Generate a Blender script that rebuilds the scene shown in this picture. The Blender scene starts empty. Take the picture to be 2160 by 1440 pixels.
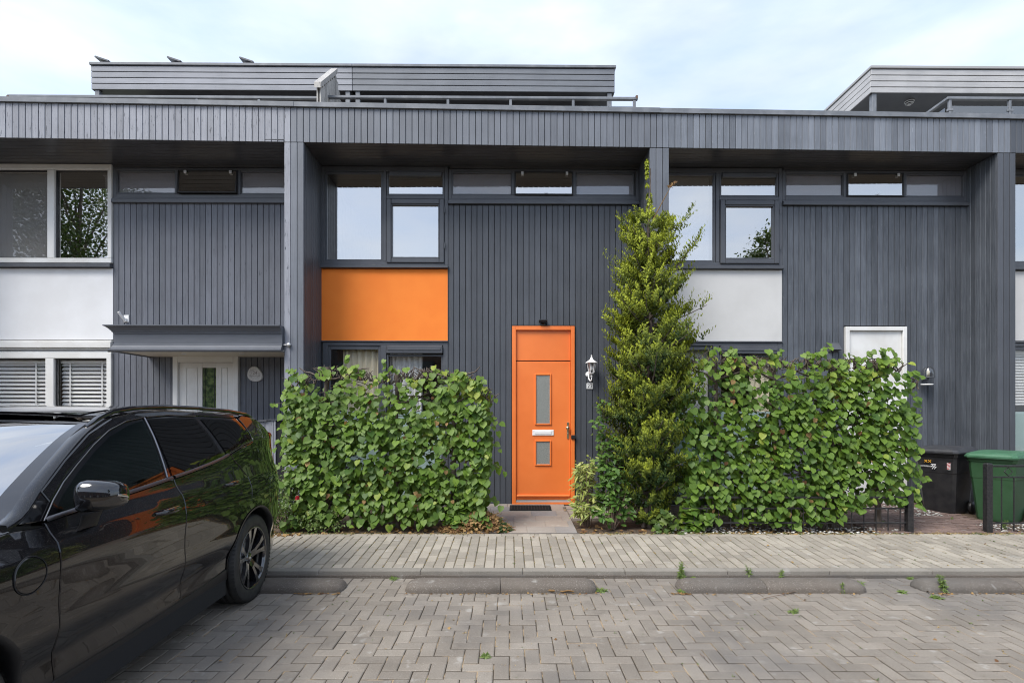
import bpy, bmesh, math, random
from math import sin, cos, pi, radians, sqrt, atan2, exp
from mathutils import Vector, Matrix, noise
from mathutils.geometry import delaunay_2d_cdt
rnd = random.Random(7)
scene = bpy.context.scene
col = scene.collection
R = radians

# ------------------------------------------------------------------ camera, world, sun, exposure
F, HX, HY, CZ = 1120.0, 1075.0, 872.0, 1.62          # focal length and vanishing point of the photograph (2160 px wide)
cam = bpy.data.cameras.new('camera'); camo = bpy.data.objects.new('camera', cam); col.objects.link(camo)
cam.sensor_width = 36; cam.lens = F / 60
cam.shift_x = (1080 - HX) / 2160; cam.shift_y = (HY - 720) / 2160
cam.clip_end = 4000; cam.clip_start = 0.05
camo.location = (0, 0, CZ); camo.rotation_euler = (R(90), 0, 0)
scene.camera = camo
scene.view_settings.view_transform = 'Standard'; scene.view_settings.look = 'None'
scene.view_settings.gamma = 1; scene.view_settings.use_curve_mapping = False
scene.view_settings.exposure = 1.5
scene.render.engine = 'CYCLES'
scene.cycles.max_bounces = 8; scene.cycles.transparent_max_bounces = 16
scene.cycles.use_denoising = True; scene.cycles.filter_width = 1.05

world = bpy.data.worlds.new('World'); scene.world = world; world.use_nodes = True
wn = world.node_tree; wn.nodes.clear()
def wnode(t, **k):
    n = wn.nodes.new(t)
    for a, b in k.items(): setattr(n, a, b)
    return n
SUN_EL, SUN_AZ = R(53), R(-136)      # azimuth from +Y, clockwise seen from above: the sun stands to the left and behind the camera
sky = wnode('ShaderNodeTexSky', sky_type='NISHITA', sun_disc=False, sun_elevation=SUN_EL, sun_rotation=SUN_AZ, dust_density=1.5, air_density=1.0, ozone_density=1.5)
bg1 = wnode('ShaderNodeBackground'); bg1.inputs[1].default_value = 0.09
bg2 = wnode('ShaderNodeBackground'); bg2.inputs[1].default_value = 0.52
tc = wnode('ShaderNodeTexCoord'); mp = wnode('ShaderNodeMapping'); mp.inputs['Scale'].default_value = (1.2, 1.2, 3.6)
mp.inputs['Location'].default_value = (0.62, 0.1, 0.3)
nz = wnode('ShaderNodeTexNoise'); nz.inputs['Scale'].default_value = 1.5; nz.inputs['Detail'].default_value = 7; nz.inputs['Roughness'].default_value = 0.52
nz.inputs['Distortion'].default_value = 0.35
rp = wnode('ShaderNodeValToRGB'); rp.color_ramp.elements[0].position = 0.34; rp.color_ramp.elements[1].position = 0.78
rp.color_ramp.elements[0].color = (0.48, 0.48, 0.48, 1)
nz2 = wnode('ShaderNodeTexNoise'); nz2.inputs['Scale'].default_value = 4.2; nz2.inputs['Detail'].default_value = 6
rp2 = wnode('ShaderNodeValToRGB')
rp2.color_ramp.elements[0].position = 0.3; rp2.color_ramp.elements[0].color = (0.62, 0.74, 0.97, 1)
rp2.color_ramp.elements[1].position = 0.75; rp2.color_ramp.elements[1].color = (0.87, 0.92, 1.0, 1)
mx = wnode('ShaderNodeMixShader'); wo = wnode('ShaderNodeOutputWorld')
L = wn.links.new
L(tc.outputs['Generated'], mp.inputs[0]); L(mp.outputs[0], nz.inputs['Vector']); L(mp.outputs[0], nz2.inputs['Vector'])
L(nz.outputs[0], rp.inputs[0]); L(nz2.outputs[0], rp2.inputs[0]); L(rp2.outputs[0], bg2.inputs[0])
L(sky.outputs[0], bg1.inputs[0]); L(rp.outputs[0], mx.inputs[0]); L(bg1.outputs[0], mx.inputs[1]); L(bg2.outputs[0], mx.inputs[2])
L(mx.outputs[0], wo.inputs[0])

sun = bpy.data.lights.new('sun', 'SUN'); sun.energy = 1.5; sun.angle = R(30); sun.color = (1, 0.96, 0.9)
suno = bpy.data.objects.new('sun', sun); col.objects.link(suno)
sd = Vector((sin(SUN_AZ) * cos(SUN_EL), cos(SUN_AZ) * cos(SUN_EL), sin(SUN_EL)))
suno.rotation_euler = sd.to_track_quat('Z', 'Y').to_euler(); suno.location = sd * 60

# ------------------------------------------------------------------ materials
def newmat(name):
    m = bpy.data.materials.new(name); m.use_nodes = True
    return m, m.node_tree, m.node_tree.nodes['Principled BSDF']
def nd(nt, t, **k):
    n = nt.nodes.new(t)
    for a, b in k.items(): setattr(n, a, b)
    return n
def ramp(nt, src, a, b, ca, cb):
    r = nd(nt, 'ShaderNodeValToRGB'); e = r.color_ramp.elements
    e[0].position = a; e[1].position = b; e[0].color = (*ca, 1); e[1].color = (*cb, 1)
    nt.links.new(src, r.inputs[0]); return r.outputs[0]
def mixc(nt, fac, a, b, mode='MIX'):
    m = nd(nt, 'ShaderNodeMix', data_type='RGBA', blend_type=mode)
    for s, i in ((fac, 0), (a, 6), (b, 7)):
        if hasattr(s, 'links'): nt.links.new(s, m.inputs[i])
        else: m.inputs[i].default_value = s if i == 0 else (*s, 1)
    return m.outputs[2]
def noise_n(nt, scale, detail=4, stretch=None, rough=.55, src=None):
    g = nd(nt, 'ShaderNodeNewGeometry'); v = g.outputs['Position']
    if src is not None: v = src
    if stretch:
        mpn = nd(nt, 'ShaderNodeMapping'); mpn.inputs['Scale'].default_value = stretch
        nt.links.new(v, mpn.inputs[0]); v = mpn.outputs[0]
    n = nd(nt, 'ShaderNodeTexNoise'); n.inputs['Scale'].default_value = scale; n.inputs['Detail'].default_value = detail
    n.inputs['Roughness'].default_value = rough
    nt.links.new(v, n.inputs['Vector']); return n.outputs[0]
def bump(nt, bsdf, h, strength=.3, dist=.01):
    b = nd(nt, 'ShaderNodeBump'); b.inputs['Strength'].default_value = strength; b.inputs['Distance'].default_value = dist
    nt.links.new(h, b.inputs['Height']); nt.links.new(b.outputs[0], bsdf.inputs['Normal'])
def tintcol(nt, base, amt):
    """base colour times 1 +/- amt by the face attribute 'tint' (0..1)"""
    a = nd(nt, 'ShaderNodeAttribute', attribute_name='tint')
    r = ramp(nt, a.outputs['Fac'], 0, 1, (1 - amt,) * 3, (1 + amt,) * 3)
    return mixc(nt, 1.0, base, r, 'MULTIPLY')
def pbr(name, c, rough=.5, c2=None, nscale=6, nlo=.4, nhi=.62, tint=0, b=0, bscale=80, bdist=.004, stretch=None, metal=0, coat=0, spec=.5, bstretch=None, detail=5):
    m, nt, p = newmat(name)
    base = c
    if c2: base = mixc(nt, ramp(nt, noise_n(nt, nscale, detail, stretch), nlo, nhi, (0,) * 3, (1,) * 3), c, c2)
    if tint: base = tintcol(nt, base, tint)
    if hasattr(base, 'links'): nt.links.new(base, p.inputs['Base Color'])
    else: p.inputs['Base Color'].default_value = (*base, 1)
    p.inputs['Roughness'].default_value = rough; p.inputs['Metallic'].default_value = metal
    p.inputs['Coat Weight'].default_value = coat; p.inputs['Specular IOR Level'].default_value = spec
    if b: bump(nt, p, noise_n(nt, bscale, 3, bstretch), b, bdist)
    return m

def wood(name, c, c2, wear=None, wlo=.62, whi=.7, tint=.12, rough=.5, axis='z'):
    """painted softwood boards: faint grain along the board, flaking spots"""
    m, nt, p = newmat(name)
    st = {'z': (1, 1, .06), 'x': (.06, 1, 1)}[axis]
    g1 = noise_n(nt, 55, 4, st)
    base = mixc(nt, ramp(nt, g1, .35, .68, (0,) * 3, (1,) * 3), c, c2)
    g2 = noise_n(nt, 2.2, 4)
    base = mixc(nt, ramp(nt, g2, .35, .7, (0,) * 3, (.45,) * 3), base, tuple(x * 1.25 for x in c2))
    if wear:
        st2 = {'z': (1, 1, .13), 'x': (.13, 1, 1)}[axis]
        g3 = noise_n(nt, 60, 6, st2, .65)
        mk = ramp(nt, g3, wlo, whi, (0,) * 3, (1,) * 3)
        base = mixc(nt, mk, base, wear)
    base = tintcol(nt, base, tint)
    nt.links.new(base, p.inputs['Base Color'])
    p.inputs['Roughness'].default_value = rough; p.inputs['Specular IOR Level'].default_value = .45
    bump(nt, p, g1, .25, .003)
    return m
M = {}
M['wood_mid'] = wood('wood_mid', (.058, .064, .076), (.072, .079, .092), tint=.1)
M['wood_mid_lit'] = wood('wood_mid_lit', (.118, .128, .148), (.145, .157, .18), tint=.1)  # lighter copy of wood_mid: stronger light on the fascia put into its colour
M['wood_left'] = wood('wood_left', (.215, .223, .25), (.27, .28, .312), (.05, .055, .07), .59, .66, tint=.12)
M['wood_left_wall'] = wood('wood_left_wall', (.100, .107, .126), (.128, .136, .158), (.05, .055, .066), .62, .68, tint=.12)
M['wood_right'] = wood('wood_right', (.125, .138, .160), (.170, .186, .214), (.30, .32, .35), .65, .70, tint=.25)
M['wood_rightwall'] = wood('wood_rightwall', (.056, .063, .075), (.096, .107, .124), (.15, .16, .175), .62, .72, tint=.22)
M['wood_roof'] = wood('wood_roof', (.225, .235, .26), (.28, .29, .318), (.07, .075, .09), .68, .73, tint=.08, axis='x')
M['wood_roof_mid'] = wood('wood_roof_mid', (.150, .160, .178), (.180, .192, .212), tint=.06, axis='x')
M['wood_roof_far'] = wood('wood_roof_far', (.36, .357, .357), (.44, .435, .43), tint=.05, axis='x')
M['bare_wood'] = wood('bare_wood', (.30, .28, .25), (.42, .40, .37), (.12, .12, .13), .55, .65, tint=.2)
M['backing'] = pbr('backing', (.008, .009, .011), .8)
M['soffit'] = pbr('soffit', (.058, .059, .066), .32, (.072, .073, .08), 3, b=.1, bscale=30)
M['frame_dark'] = pbr('frame_dark', (.07, .075, .086), .38, (.085, .09, .102), 3)
M['cap'] = pbr('cap', (.15, .16, .175), .42, (.24, .25, .265), 5, .45, .75, b=.1, bscale=20)
M['frame_white'] = pbr('frame_white', (.74, .74, .72), .4, (.66, .65, .62), 2.5)
M['dim_panel'] = pbr('dim_panel', (.26, .255, .28), .4, (.29, .285, .31), 120)
M['orange'] = pbr('orange', (.95, .245, .026), .75, (.92, .225, .022), 3, b=.35, bscale=420, bdist=.002)
M['orange_paint'] = pbr('orange_paint', (.86, .215, .045), .38, (.80, .185, .035), 1.6, b=.06, bscale=60)
M['pale_render'] = pbr('pale_render', (.62, .615, .60), .85, (.57, .565, .55), 1.6, b=.4, bscale=330, bdist=.002)
M['white_stucco'] = pbr('white_stucco', (.76, .765, .77), .85, (.71, .71, .71), 1.6, b=.4, bscale=330, bdist=.002)
M['concrete'] = pbr('concrete', (.24, .235, .225), .85, (.15, .148, .14), 9, b=.5, bscale=180, bdist=.003)
M['metal'] = pbr('metal', (.62, .61, .58), .3, metal=1)
M['brass'] = pbr('brass', (.65, .55, .36), .3, metal=1)
M['alu'] = pbr('alu', (.72, .72, .72), .35, metal=.6)
M['black_plastic'] = pbr('black_plastic', (.012, .012, .013), .45, (.02, .02, .021), 20)
M['white_plastic'] = pbr('white_plastic', (.82, .82, .81), .35)
M['iron'] = pbr('iron', (.012, .012, .014), .42, (.03, .028, .028), 40, b=.2, bscale=90)
M['rust'] = pbr('rust', (.14, .085, .06), .8)
M['mat_rubber'] = pbr('mat_rubber', (.010, .010, .010), .9, b=.6, bscale=260)
def glass(name, tr, refl, rough=0.0, tintc=(1, 1, 1), wave=True, sheet=True):
    m, nt, p = newmat(name); nt.nodes.remove(p)
    o = nt.nodes['Material Output']
    t = nd(nt, 'ShaderNodeBsdfTransparent'); t.inputs[0].default_value = (*[tr * x for x in tintc], 1)
    g = nd(nt, 'ShaderNodeBsdfGlossy'); g.inputs['Roughness'].default_value = rough; g.inputs[0].default_value = (.99, .97, .93, 1)
    # reflectance rises towards grazing angles (Schlick); the rear face of the sheet adds nothing more
    ge = nd(nt, 'ShaderNodeNewGeometry'); dp = nd(nt, 'ShaderNodeVectorMath', operation='DOT_PRODUCT')
    nt.links.new(ge.outputs['Incoming'], dp.inputs[0]); nt.links.new(ge.outputs['Normal'], dp.inputs[1])
    def mth(op, a, b=None):
        n_ = nd(nt, 'ShaderNodeMath', operation=op); n_.use_clamp = op == 'SUBTRACT'
        for q, w_ in enumerate((a, b)):
            if w_ is None: continue
            if hasattr(w_, 'links'): nt.links.new(w_, n_.inputs[q])
            else: n_.inputs[q].default_value = w_
        return n_.outputs[0]
    sch = mth('POWER', mth('SUBTRACT', 1.0, mth('ABSOLUTE', dp.outputs['Value'])), 5.0)
    mr = nd(nt, 'ShaderNodeMapRange'); mr.inputs[1].default_value = 0; mr.inputs[2].default_value = 1
    mr.inputs[3].default_value = refl; mr.inputs[4].default_value = 1
    x = nd(nt, 'ShaderNodeMixShader'); k = nt.links.new
    k(sch, mr.inputs[0]); k(mth('MULTIPLY', mr.outputs[0], mth('SUBTRACT', 1.0, ge.outputs['Backfacing'])) if sheet else mr.outputs[0], x.inputs[0]); k(t.outputs[0], x.inputs[1]); k(g.outputs[0], x.inputs[2]); k(x.outputs[0], o.inputs[0])
    # slow waviness of float glass
    if rough == 0 and wave:
        b = nd(nt, 'ShaderNodeBump'); b.inputs['Strength'].default_value = .04; b.inputs['Distance'].default_value = .02
        k(noise_n(nt, 1.6, 1), b.inputs['Height']); k(b.outputs[0], g.inputs['Normal'])
    return m
M['glass'] = glass('glass', .85, .55)
M['glass_low'] = glass('glass_low', .95, .10)
M['glass_dim'] = glass('glass_dim', .92, .13, .0)
M['glass_rail'] = glass('glass_rail', .55, .22, .02, (.92, .96, 1))
M['frosted'] = pbr('frosted', (.17, .18, .165), .25, (.32, .33, .30), 160, b=1.0, bscale=170, bdist=.004, spec=.8)
M['interior'] = pbr('interior', (.30, .29, .26), .9)
M['interior_dark'] = pbr('interior_dark', (.05, .05, .05), .9)
M['curtain_white'] = pbr('curtain_white', (.72, .72, .70), .9)
M['curtain_cream'] = pbr('curtain_cream', (.72, .66, .50), .9)
M['blind_grey'] = pbr('blind_grey', (.24, .235, .225), .85, b=.1, bscale=600)
M['blind_white'] = pbr('blind_white', (.74, .76, .76), .7)
M['slat'] = pbr('slat', (.80, .80, .78), .5)
M['film'] = pbr('film', (.42, .55, .53), .35)

# ------------------------------------------------------------------ mesh helpers
class MB:
    def __init__(s): s.v = []; s.f = []; s.t = []; s.sm = []; s.mi = []
    def add(s, vs, fs, tint=.5, smooth=False, mi=0):
        n = len(s.v); s.v += [tuple(v) for v in vs]
        for f in fs:
            s.f.append(tuple(n + i for i in f)); s.t.append(tint); s.sm.append(smooth); s.mi.append(mi)
        return s
    def box(s, x0, x1, y0, y1, z0, z1, tint=.5, mi=0):
        if x1 < x0: x0, x1 = x1, x0
        if y1 < y0: y0, y1 = y1, y0
        if z1 < z0: z0, z1 = z1, z0
        v = [(x, y, z) for z in (z0, z1) for y in (y0, y1) for x in (x0, x1)]
        return s.add(v, [(0, 2, 3, 1), (4, 5, 7, 6), (0, 1, 5, 4), (2, 6, 7, 3), (0, 4, 6, 2), (1, 3, 7, 5)], tint, False, mi)
    def cbox(s, x0, x1, y0, y1, z0, z1, c=.004, tint=.5, mi=0):
        """box with chamfered edges"""
        if x1 < x0: x0, x1 = x1, x0
        if y1 < y0: y0, y1 = y1, y0
        if z1 < z0: z0, z1 = z1, z0
        c = min(c, (x1 - x0) * .45, (y1 - y0) * .45, (z1 - z0) * .45)
        b = bmesh.new(); bmesh.ops.create_cube(b, size=1)
        for v in b.verts: v.co = Vector(((x0 + x1) / 2 + v.co.x * (x1 - x0), (y0 + y1) / 2 + v.co.y * (y1 - y0), (z0 + z1) / 2 + v.co.z * (z1 - z0)))
        bmesh.ops.bevel(b, geom=list(b.edges), offset=c, segments=1, affect='EDGES', profile=.5)
        b.verts.index_update()
        s.add([v.co[:] for v in b.verts], [[v.index for v in f.verts] for f in b.faces], tint, False, mi); b.free()
        return s
    def hexa(s, p, tint=.5, mi=0):
        """8 points ordered as box (x fastest, then y, then z)"""
        return s.add(p, [(0, 2, 3, 1), (4, 5, 7, 6), (0, 1, 5, 4), (2, 6, 7, 3), (0, 4, 6, 2), (1, 3, 7, 5)], tint, False, mi)
    def tube(s, pts, r, n=6, tint=.5, smooth=True, cap=True, mi=0):
        pts = [Vector(p) for p in pts]; m = len(pts)
        rs = r if isinstance(r, (list, tuple)) else [r] * m
        vs = []; ref = None
        for i, p in enumerate(pts):
            d = (pts[min(i + 1, m - 1)] - pts[max(i - 1, 0)])
            if d.length < 1e-9: d = Vector((0, 0, 1))
            d.normalize()
            if ref is None:
                a = Vector((0, 0, 1)) if abs(d.z) < .9 else Vector((1, 0, 0)); ref = d.cross(a).normalized()
            else:
                ref = (ref - d * ref.dot(d)); ref.normalize()
            b2 = d.cross(ref)
            for k in range(n):
                a = 2 * pi * (k + .5) / n; vs.append(p + (ref * cos(a) + b2 * sin(a)) * rs[i])
        fs = [(i * n + k, i * n + (k + 1) % n, (i + 1) * n + (k + 1) % n, (i + 1) * n + k) for i in range(m - 1) for k in range(n)]
        s.add(vs, fs, tint, smooth, mi)
        if cap: s.add(vs[:n], [tuple(reversed(range(n)))], tint, False, mi); s.add(vs[-n:], [tuple(range(n))], tint, False, mi)
        return s
    def lathe(s, prof, n=24, c=(0, 0, 0), axis='z', smooth=True, tint=.5, mi=0):
        vs = []
        for r, h in prof:
            for k in range(n):
                a = 2 * pi * k / n; p = (r * cos(a), r * sin(a), h)
                if axis == 'x': p = (p[2], p[0], p[1])
                if axis == 'y': p = (p[0], p[2], p[1])
                vs.append((p[0] + c[0], p[1] + c[1], p[2] + c[2]))
        m = len(prof)
        fs = [(i * n + k, i * n + (k + 1) % n, (i + 1) * n + (k + 1) % n, (i + 1) * n + k) for i in range(m - 1) for k in range(n)]
        return s.add(vs, fs, tint, smooth, mi)
    def build(s, name, mat, parent=None, off=(0, 0, 0), kind=None, label=None):
        me = mesh_of(s, name, mat, off)
        return link(name, me, parent, kind, label)
def mesh_of(s, name, mat, off=(0, 0, 0)):
    me = bpy.data.meshes.new(name)
    me.from_pydata([(v[0] - off[0], v[1] - off[1], v[2] - off[2]) for v in s.v], [], s.f)
    a = me.attributes.new('tint', 'FLOAT', 'FACE'); a.data.foreach_set('value', s.t)
    me.polygons.foreach_set('use_smooth', s.sm)
    for m in (mat if isinstance(mat, (list, tuple)) else [mat]): me.materials.append(M[m] if isinstance(m, str) else m)
    if any(s.mi): me.polygons.foreach_set('material_index', s.mi)
    me.update(); return me
def link(name, me, parent=None, kind=None, label=None, loc=None):
    o = bpy.data.objects.new(name, me); col.objects.link(o); o.parent = parent
    if loc is not None: o.location = loc
    if kind: o['kind'] = kind
    if label: o['label'] = label
    return o
def empty(name, loc=(0, 0, 0), rz=0):
    o = bpy.data.objects.new(name, None); col.objects.link(o); o.location = loc; o.rotation_euler = (0, 0, rz); o.empty_display_size = .1
    return o
def tag(o, label, cat, group=None, kind=None):
    o['label'] = label; o['category'] = cat
    if group: o['group'] = group
    if kind: o['kind'] = kind
    return o
def fixn(o):
    b = bmesh.new(); b.from_mesh(o.data); bmesh.ops.recalc_face_normals(b, faces=b.faces); b.to_mesh(o.data); b.free(); return o
def text_mesh(body, size, extrude=.001, font=None, align='CENTER'):
    c = bpy.data.curves.new('lettering', 'FONT'); c.body = body; c.size = size; c.extrude = extrude; c.align_x = align; c.align_y = 'CENTER'
    o = bpy.data.objects.new('lettering', c); col.objects.link(o)
    dg = bpy.context.evaluated_depsgraph_get(); me = bpy.data.meshes.new_from_object(o.evaluated_get(dg))
    bpy.data.objects.remove(o); bpy.data.curves.remove(c); return me

# ------------------------------------------------------------------ where the facade stands
RZ = .0096; FC, FS = cos(RZ), sin(RZ); FY = 8.25      # the house fronts run almost square to the view
def U(px, v=0.0):
    k = (px - HX) / F
    return (k * (FY + v * FC) + v * FS) / (FC - k * FS)
def Z(py, px=1075, v=0.0):
    u = U(px, v); return CZ + (HY - py) * (FY + u * FS + v * FC) / F
def W(u, v, z=0): return (u * FC - v * FS, FY + u * FS + v * FC, z)
def at(px, py, d): return ((px - HX) * d / F, d, CZ + (HY - py) * d / F)
def vf(u): return -.665 + .0202 * u                    # face of the overhanging fascia and of the party wall fins
Z_SOF, Z_FT, Z_CAP = 5.455, 5.935, 6.005

def zroad(y): return .01 * (min(y, 5.3) - 3.3)
def zfoot(y): return .085 + .05 * (y - 5.2)
def zgard(y): return .135 + .035 * (y - 6.5)
def ztile(y): return .150 + .04 * (y - 6.5)
# ------------------------------------------------------------------ ground, road, footpath, gardens
def stone(name, c, c2, tint, speck=.5, specc=(.5, .49, .46), dark=None):
    m, nt, p = newmat(name)
    n1 = noise_n(nt, 2.1, 5); n2 = noise_n(nt, 125, 3, None, .75); n3 = noise_n(nt, 95, 2)
    base = mixc(nt, ramp(nt, n1, .38, .66, (0,) * 3, (1,) * 3), c, c2)
    base = mixc(nt, ramp(nt, n2, .58, .70, (0,) * 3, (speck,) * 3), base, specc)
    base = mixc(nt, ramp(nt, n2, .32, .42, (.6,) * 3, (0,) * 3), base, tuple(x * .45 for x in c))
    base = mixc(nt, ramp(nt, noise_n(nt, 7, 5), .62, .70, (0,) * 3, (.45,) * 3), base, (.40, .39, .36))
    base = mixc(nt, ramp(nt, noise_n(nt, 3.3, 6, None, .7), .56, .72, (0,) * 3, (.45,) * 3), base, tuple(x * .5 for x in c))
    if dark: base = mixc(nt, ramp(nt, noise_n(nt, .9, 5), .48, .68, (0,) * 3, (.7,) * 3), base, dark)
    base = tintcol(nt, base, tint)
    nt.links.new(base, p.inputs['Base Color']); p.inputs['Roughness'].default_value = .88
    bump(nt, p, n2, .55, .004); return m
M['brick_road'] = stone('brick_road', (.200, .174, .143), (.245, .216, .180), .12, .5, (.42, .40, .37), (.12, .112, .105))
M['brick_foot'] = stone('brick_foot', (.270, .240, .195), (.325, .292, .24), .17, .55, (.50, .48, .44))
M['kerb'] = stone('kerb', (.105, .088, .072), (.14, .12, .10), .06, .9, (.46, .43, .39), (.10, .095, .088))
M['band'] = stone('band', (.21, .192, .163), (.25, .23, .198), .08, .5, (.5, .48, .44))
M['tile'] = stone('tile', (.28, .255, .232), (.34, .31, .28), .0, .3, (.4, .38, .36))
nt = M['tile'].node_tree; p = nt.nodes['Principled BSDF']
a_ = nd(nt, 'ShaderNodeAttribute', attribute_name='tint')
cr = nd(nt, 'ShaderNodeValToRGB'); cr.color_ramp.elements[0].color = (.78, .82, .88, 1); cr.color_ramp.elements[1].color = (1.05, .95, .86, 1)
e_ = cr.color_ramp.elements.new(.5); e_.color = (.95, .92, .88, 1)
nt.links.new(a_.outputs['Fac'], cr.inputs[0])
old = p.inputs['Base Color'].links[0].from_socket
nt.links.new(mixc(nt, 1.0, old, cr.outputs[0], 'MULTIPLY'), p.inputs['Base Color'])
M['sand'] = pbr('sand', (.055, .042, .028), .95, (.34, .25, .15), 5.5, .5, .6, b=.6, bscale=150)
M['joint_moss'] = pbr('joint_moss', (.10, .085, .058), .95, (.16, .13, .07), 14, b=.6, bscale=150)
M['soil'] = pbr('soil', (.055, .042, .030), .95, (.14, .095, .06), 26, b=1, bscale=60, bdist=.02)
M['clay'] = stone('clay', (.135, .092, .078), (.175, .12, .10), .22, .15, (.3, .26, .22))
M['land'] = pbr('land', (.10, .10, .08), .95, (.07, .09, .04), .4)

def sheet(name, xs, ys, zf, mat, lab=None):
    m = MB(); nx, ny = len(xs), len(ys)
    m.add([(x, y, zf(y)) for y in ys for x in xs], [(j * nx + i, j * nx + i + 1, (j + 1) * nx + i + 1, (j + 1) * nx + i) for j in range(ny - 1) for i in range(nx - 1)])
    o = m.build(name, mat); o['kind'] = 'structure'; o['label'] = lab or name; return o
m = MB(); m.add([(-900, -900, -.25), (900, -900, -.25), (900, 900, -.25), (-900, 900, -.25)], [(0, 1, 2, 3)])
g = m.build('ground', 'land'); g['kind'] = 'structure'; g['label'] = 'open ground reaching to the horizon'
road = sheet('road', [-40, 40], [-13, -6, 3.3, 5.3], lambda y: zroad(y) - .007, 'sand', 'grey paved parking strip with herringbone bricks')
foot = sheet('footpath', [-40, 40], [5.2, 6.52], lambda y: zfoot(y) - .008, 'joint_moss', 'light grey paved footpath in front of the gardens')
m = MB(); m.hexa([(-40, 5.19, -.2), (40, 5.19, -.2), (-40, 5.21, -.2), (40, 5.21, -.2), (-40, 5.19, zfoot(5.2) - .012), (40, 5.19, zfoot(5.2) - .012), (-40, 5.21, zfoot(5.2) - .012), (40, 5.21, zfoot(5.2) - .012)])
m.build('kerb_face', 'kerb', foot)

def brick_meshes(name, lx, ly, mat, n=8, h=.05, c=.006):
    out = []
    for i in range(n):
        b = MB(); x, y = lx / 2, ly / 2
        j = lambda: rnd.uniform(-.0012, .0012)
        top = [(-x + c + j(), -y + c + j(), 0), (x - c + j(), -y + c + j(), 0), (x - c + j(), y - c + j(), 0), (-x + c + j(), y - c + j(), 0)]
        mid = [(-x, -y, -c * .6), (x, -y, -c * .6), (x, y, -c * .6), (-x, y, -c * .6)]
        bot = [(a, b_, -h) for a, b_, _ in mid]
        vs = top + mid + bot; fs = [(0, 1, 2, 3)]
        for k in range(4):
            l = (k + 1) % 4; fs += [(4 + k, 4 + l, l, k), (8 + k, 8 + l, 4 + l, 4 + k)]
        b.add(vs, fs, (i + .5) / n); out.append((b, mesh_of(b, name, mat)))
    return out
def lay(parent, name, mat, cells, zf, slope, nobj, score, label_stuff, jz=.0036, tilt=.006):
    """cells: (x, y, orientation index, meshes). The largest in view become objects, the rest one joined part"""
    order = sorted(range(len(cells)), key=lambda i: score(cells[i]))
    ids = set(order[:nobj]); J = MB()
    for i, (x, y, ms) in enumerate(cells):
        b, me = ms[rnd.randrange(len(ms))]
        z = zf(y) + rnd.uniform(-jz, jz * .5); rx = slope + rnd.uniform(-tilt, tilt); ry = rnd.uniform(-tilt, tilt); rz = rnd.uniform(-.012, .012)
        if i in ids:
            o = link(name, me, parent, loc=(x, y, z)); o.rotation_euler = (rx, ry, rz)
        else:
            Mx = Matrix.Translation((x, y, z)) @ Matrix.Rotation(rz, 4, 'Z') @ Matrix.Rotation(ry, 4, 'Y') @ Matrix.Rotation(rx, 4, 'X')
            n = len(J.v); J.v += [(Mx @ Vector(v))[:] for v in b.v]
            J.f += [tuple(n + k for k in f) for f in b.f]; J.t += b.t; J.sm += b.sm; J.mi += b.mi
    o = J.build(label_stuff, mat, parent); o['kind'] = 'stuff'
# herringbone of the parking strip
w = .1015
HB = brick_meshes('paving_brick', 2 * w - .007, w - .007, 'brick_road'); VB = brick_meshes('paving_brick', w - .007, 2 * w - .007, 'brick_road')
cells = []
for i in range(-90, 90):
    for j in range(-8, 52):
        x, y = i * w, j * w
        if (i - j) % 4 == 0: cx, cy, ms = x + w, y + w / 2, HB
        elif (i - j) % 4 == 3: cx, cy, ms = x + w / 2, y + w, VB
        else: continue
        if cy > 5.25: continue
        cells.append((cx, cy, ms))
def sc_road(c):
    x, y, _ = c
    inv = y > 3.12 and abs(x) < .95 * y and x > -2.05 + (0 if y < 4.95 else -5)
    return (0 if inv else 100) + y
lay(road, 'paving_brick', 'brick_road', cells, zroad, .01, 300, sc_road, 'paving_bricks')
# footpath: bricks end to end in rows running to the houses, a soldier course at each edge
FB = brick_meshes('footpath_brick', w - .011, 2 * w - .009, 'brick_foot'); FR = brick_meshes('footpath_brick', 2 * w - .003, w - .004, 'brick_foot')
cells = []
for i in range(-92, 92):
    x = i * w; o_ = (i % 2) * w + rnd.uniform(-.025, .025)
    y = 5.29 + .0
    first = True
    while y < 6.40:
        ln = 2 * w
        if first and i % 2: ln = w
        first = False
        if ln == w: cells.append((x, y + w / 2 - .0, None)); y += w
        else: cells.append((x, y + w, FB)); y += ln
SQ = brick_meshes('footpath_brick', w - .006, w - .003, 'brick_foot')
cells = [(x, y, ms or SQ) for x, y, ms in cells]
for i in range(-46, 46): cells.append((i * 2 * w, 6.455 + .0, FR))
lay(foot, 'footpath_brick', 'brick_foot', cells, zfoot, .05, 300, lambda c: (0 if (abs(c[0]) < .93 * c[1] and c[0] > -2.35) else 100) + c[1], 'footpath_bricks')
b = MB(); b.cbox(-9, 9, 5.166, 5.184, -.1, .052, .004, .3); b.build('kerb_shade_strip', 'kerb', foot)  # dark strip added to put shade on the front of the footpath edge
# edge band stones
for i in range(-9, 10):
    b = MB(); x0 = i * 1.0 + .13
    b.cbox(x0 + .002, x0 + .998, 5.186, 5.285, -.1, .088, .006, rnd.random()); b.build('band_stone', 'band', foot)
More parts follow.
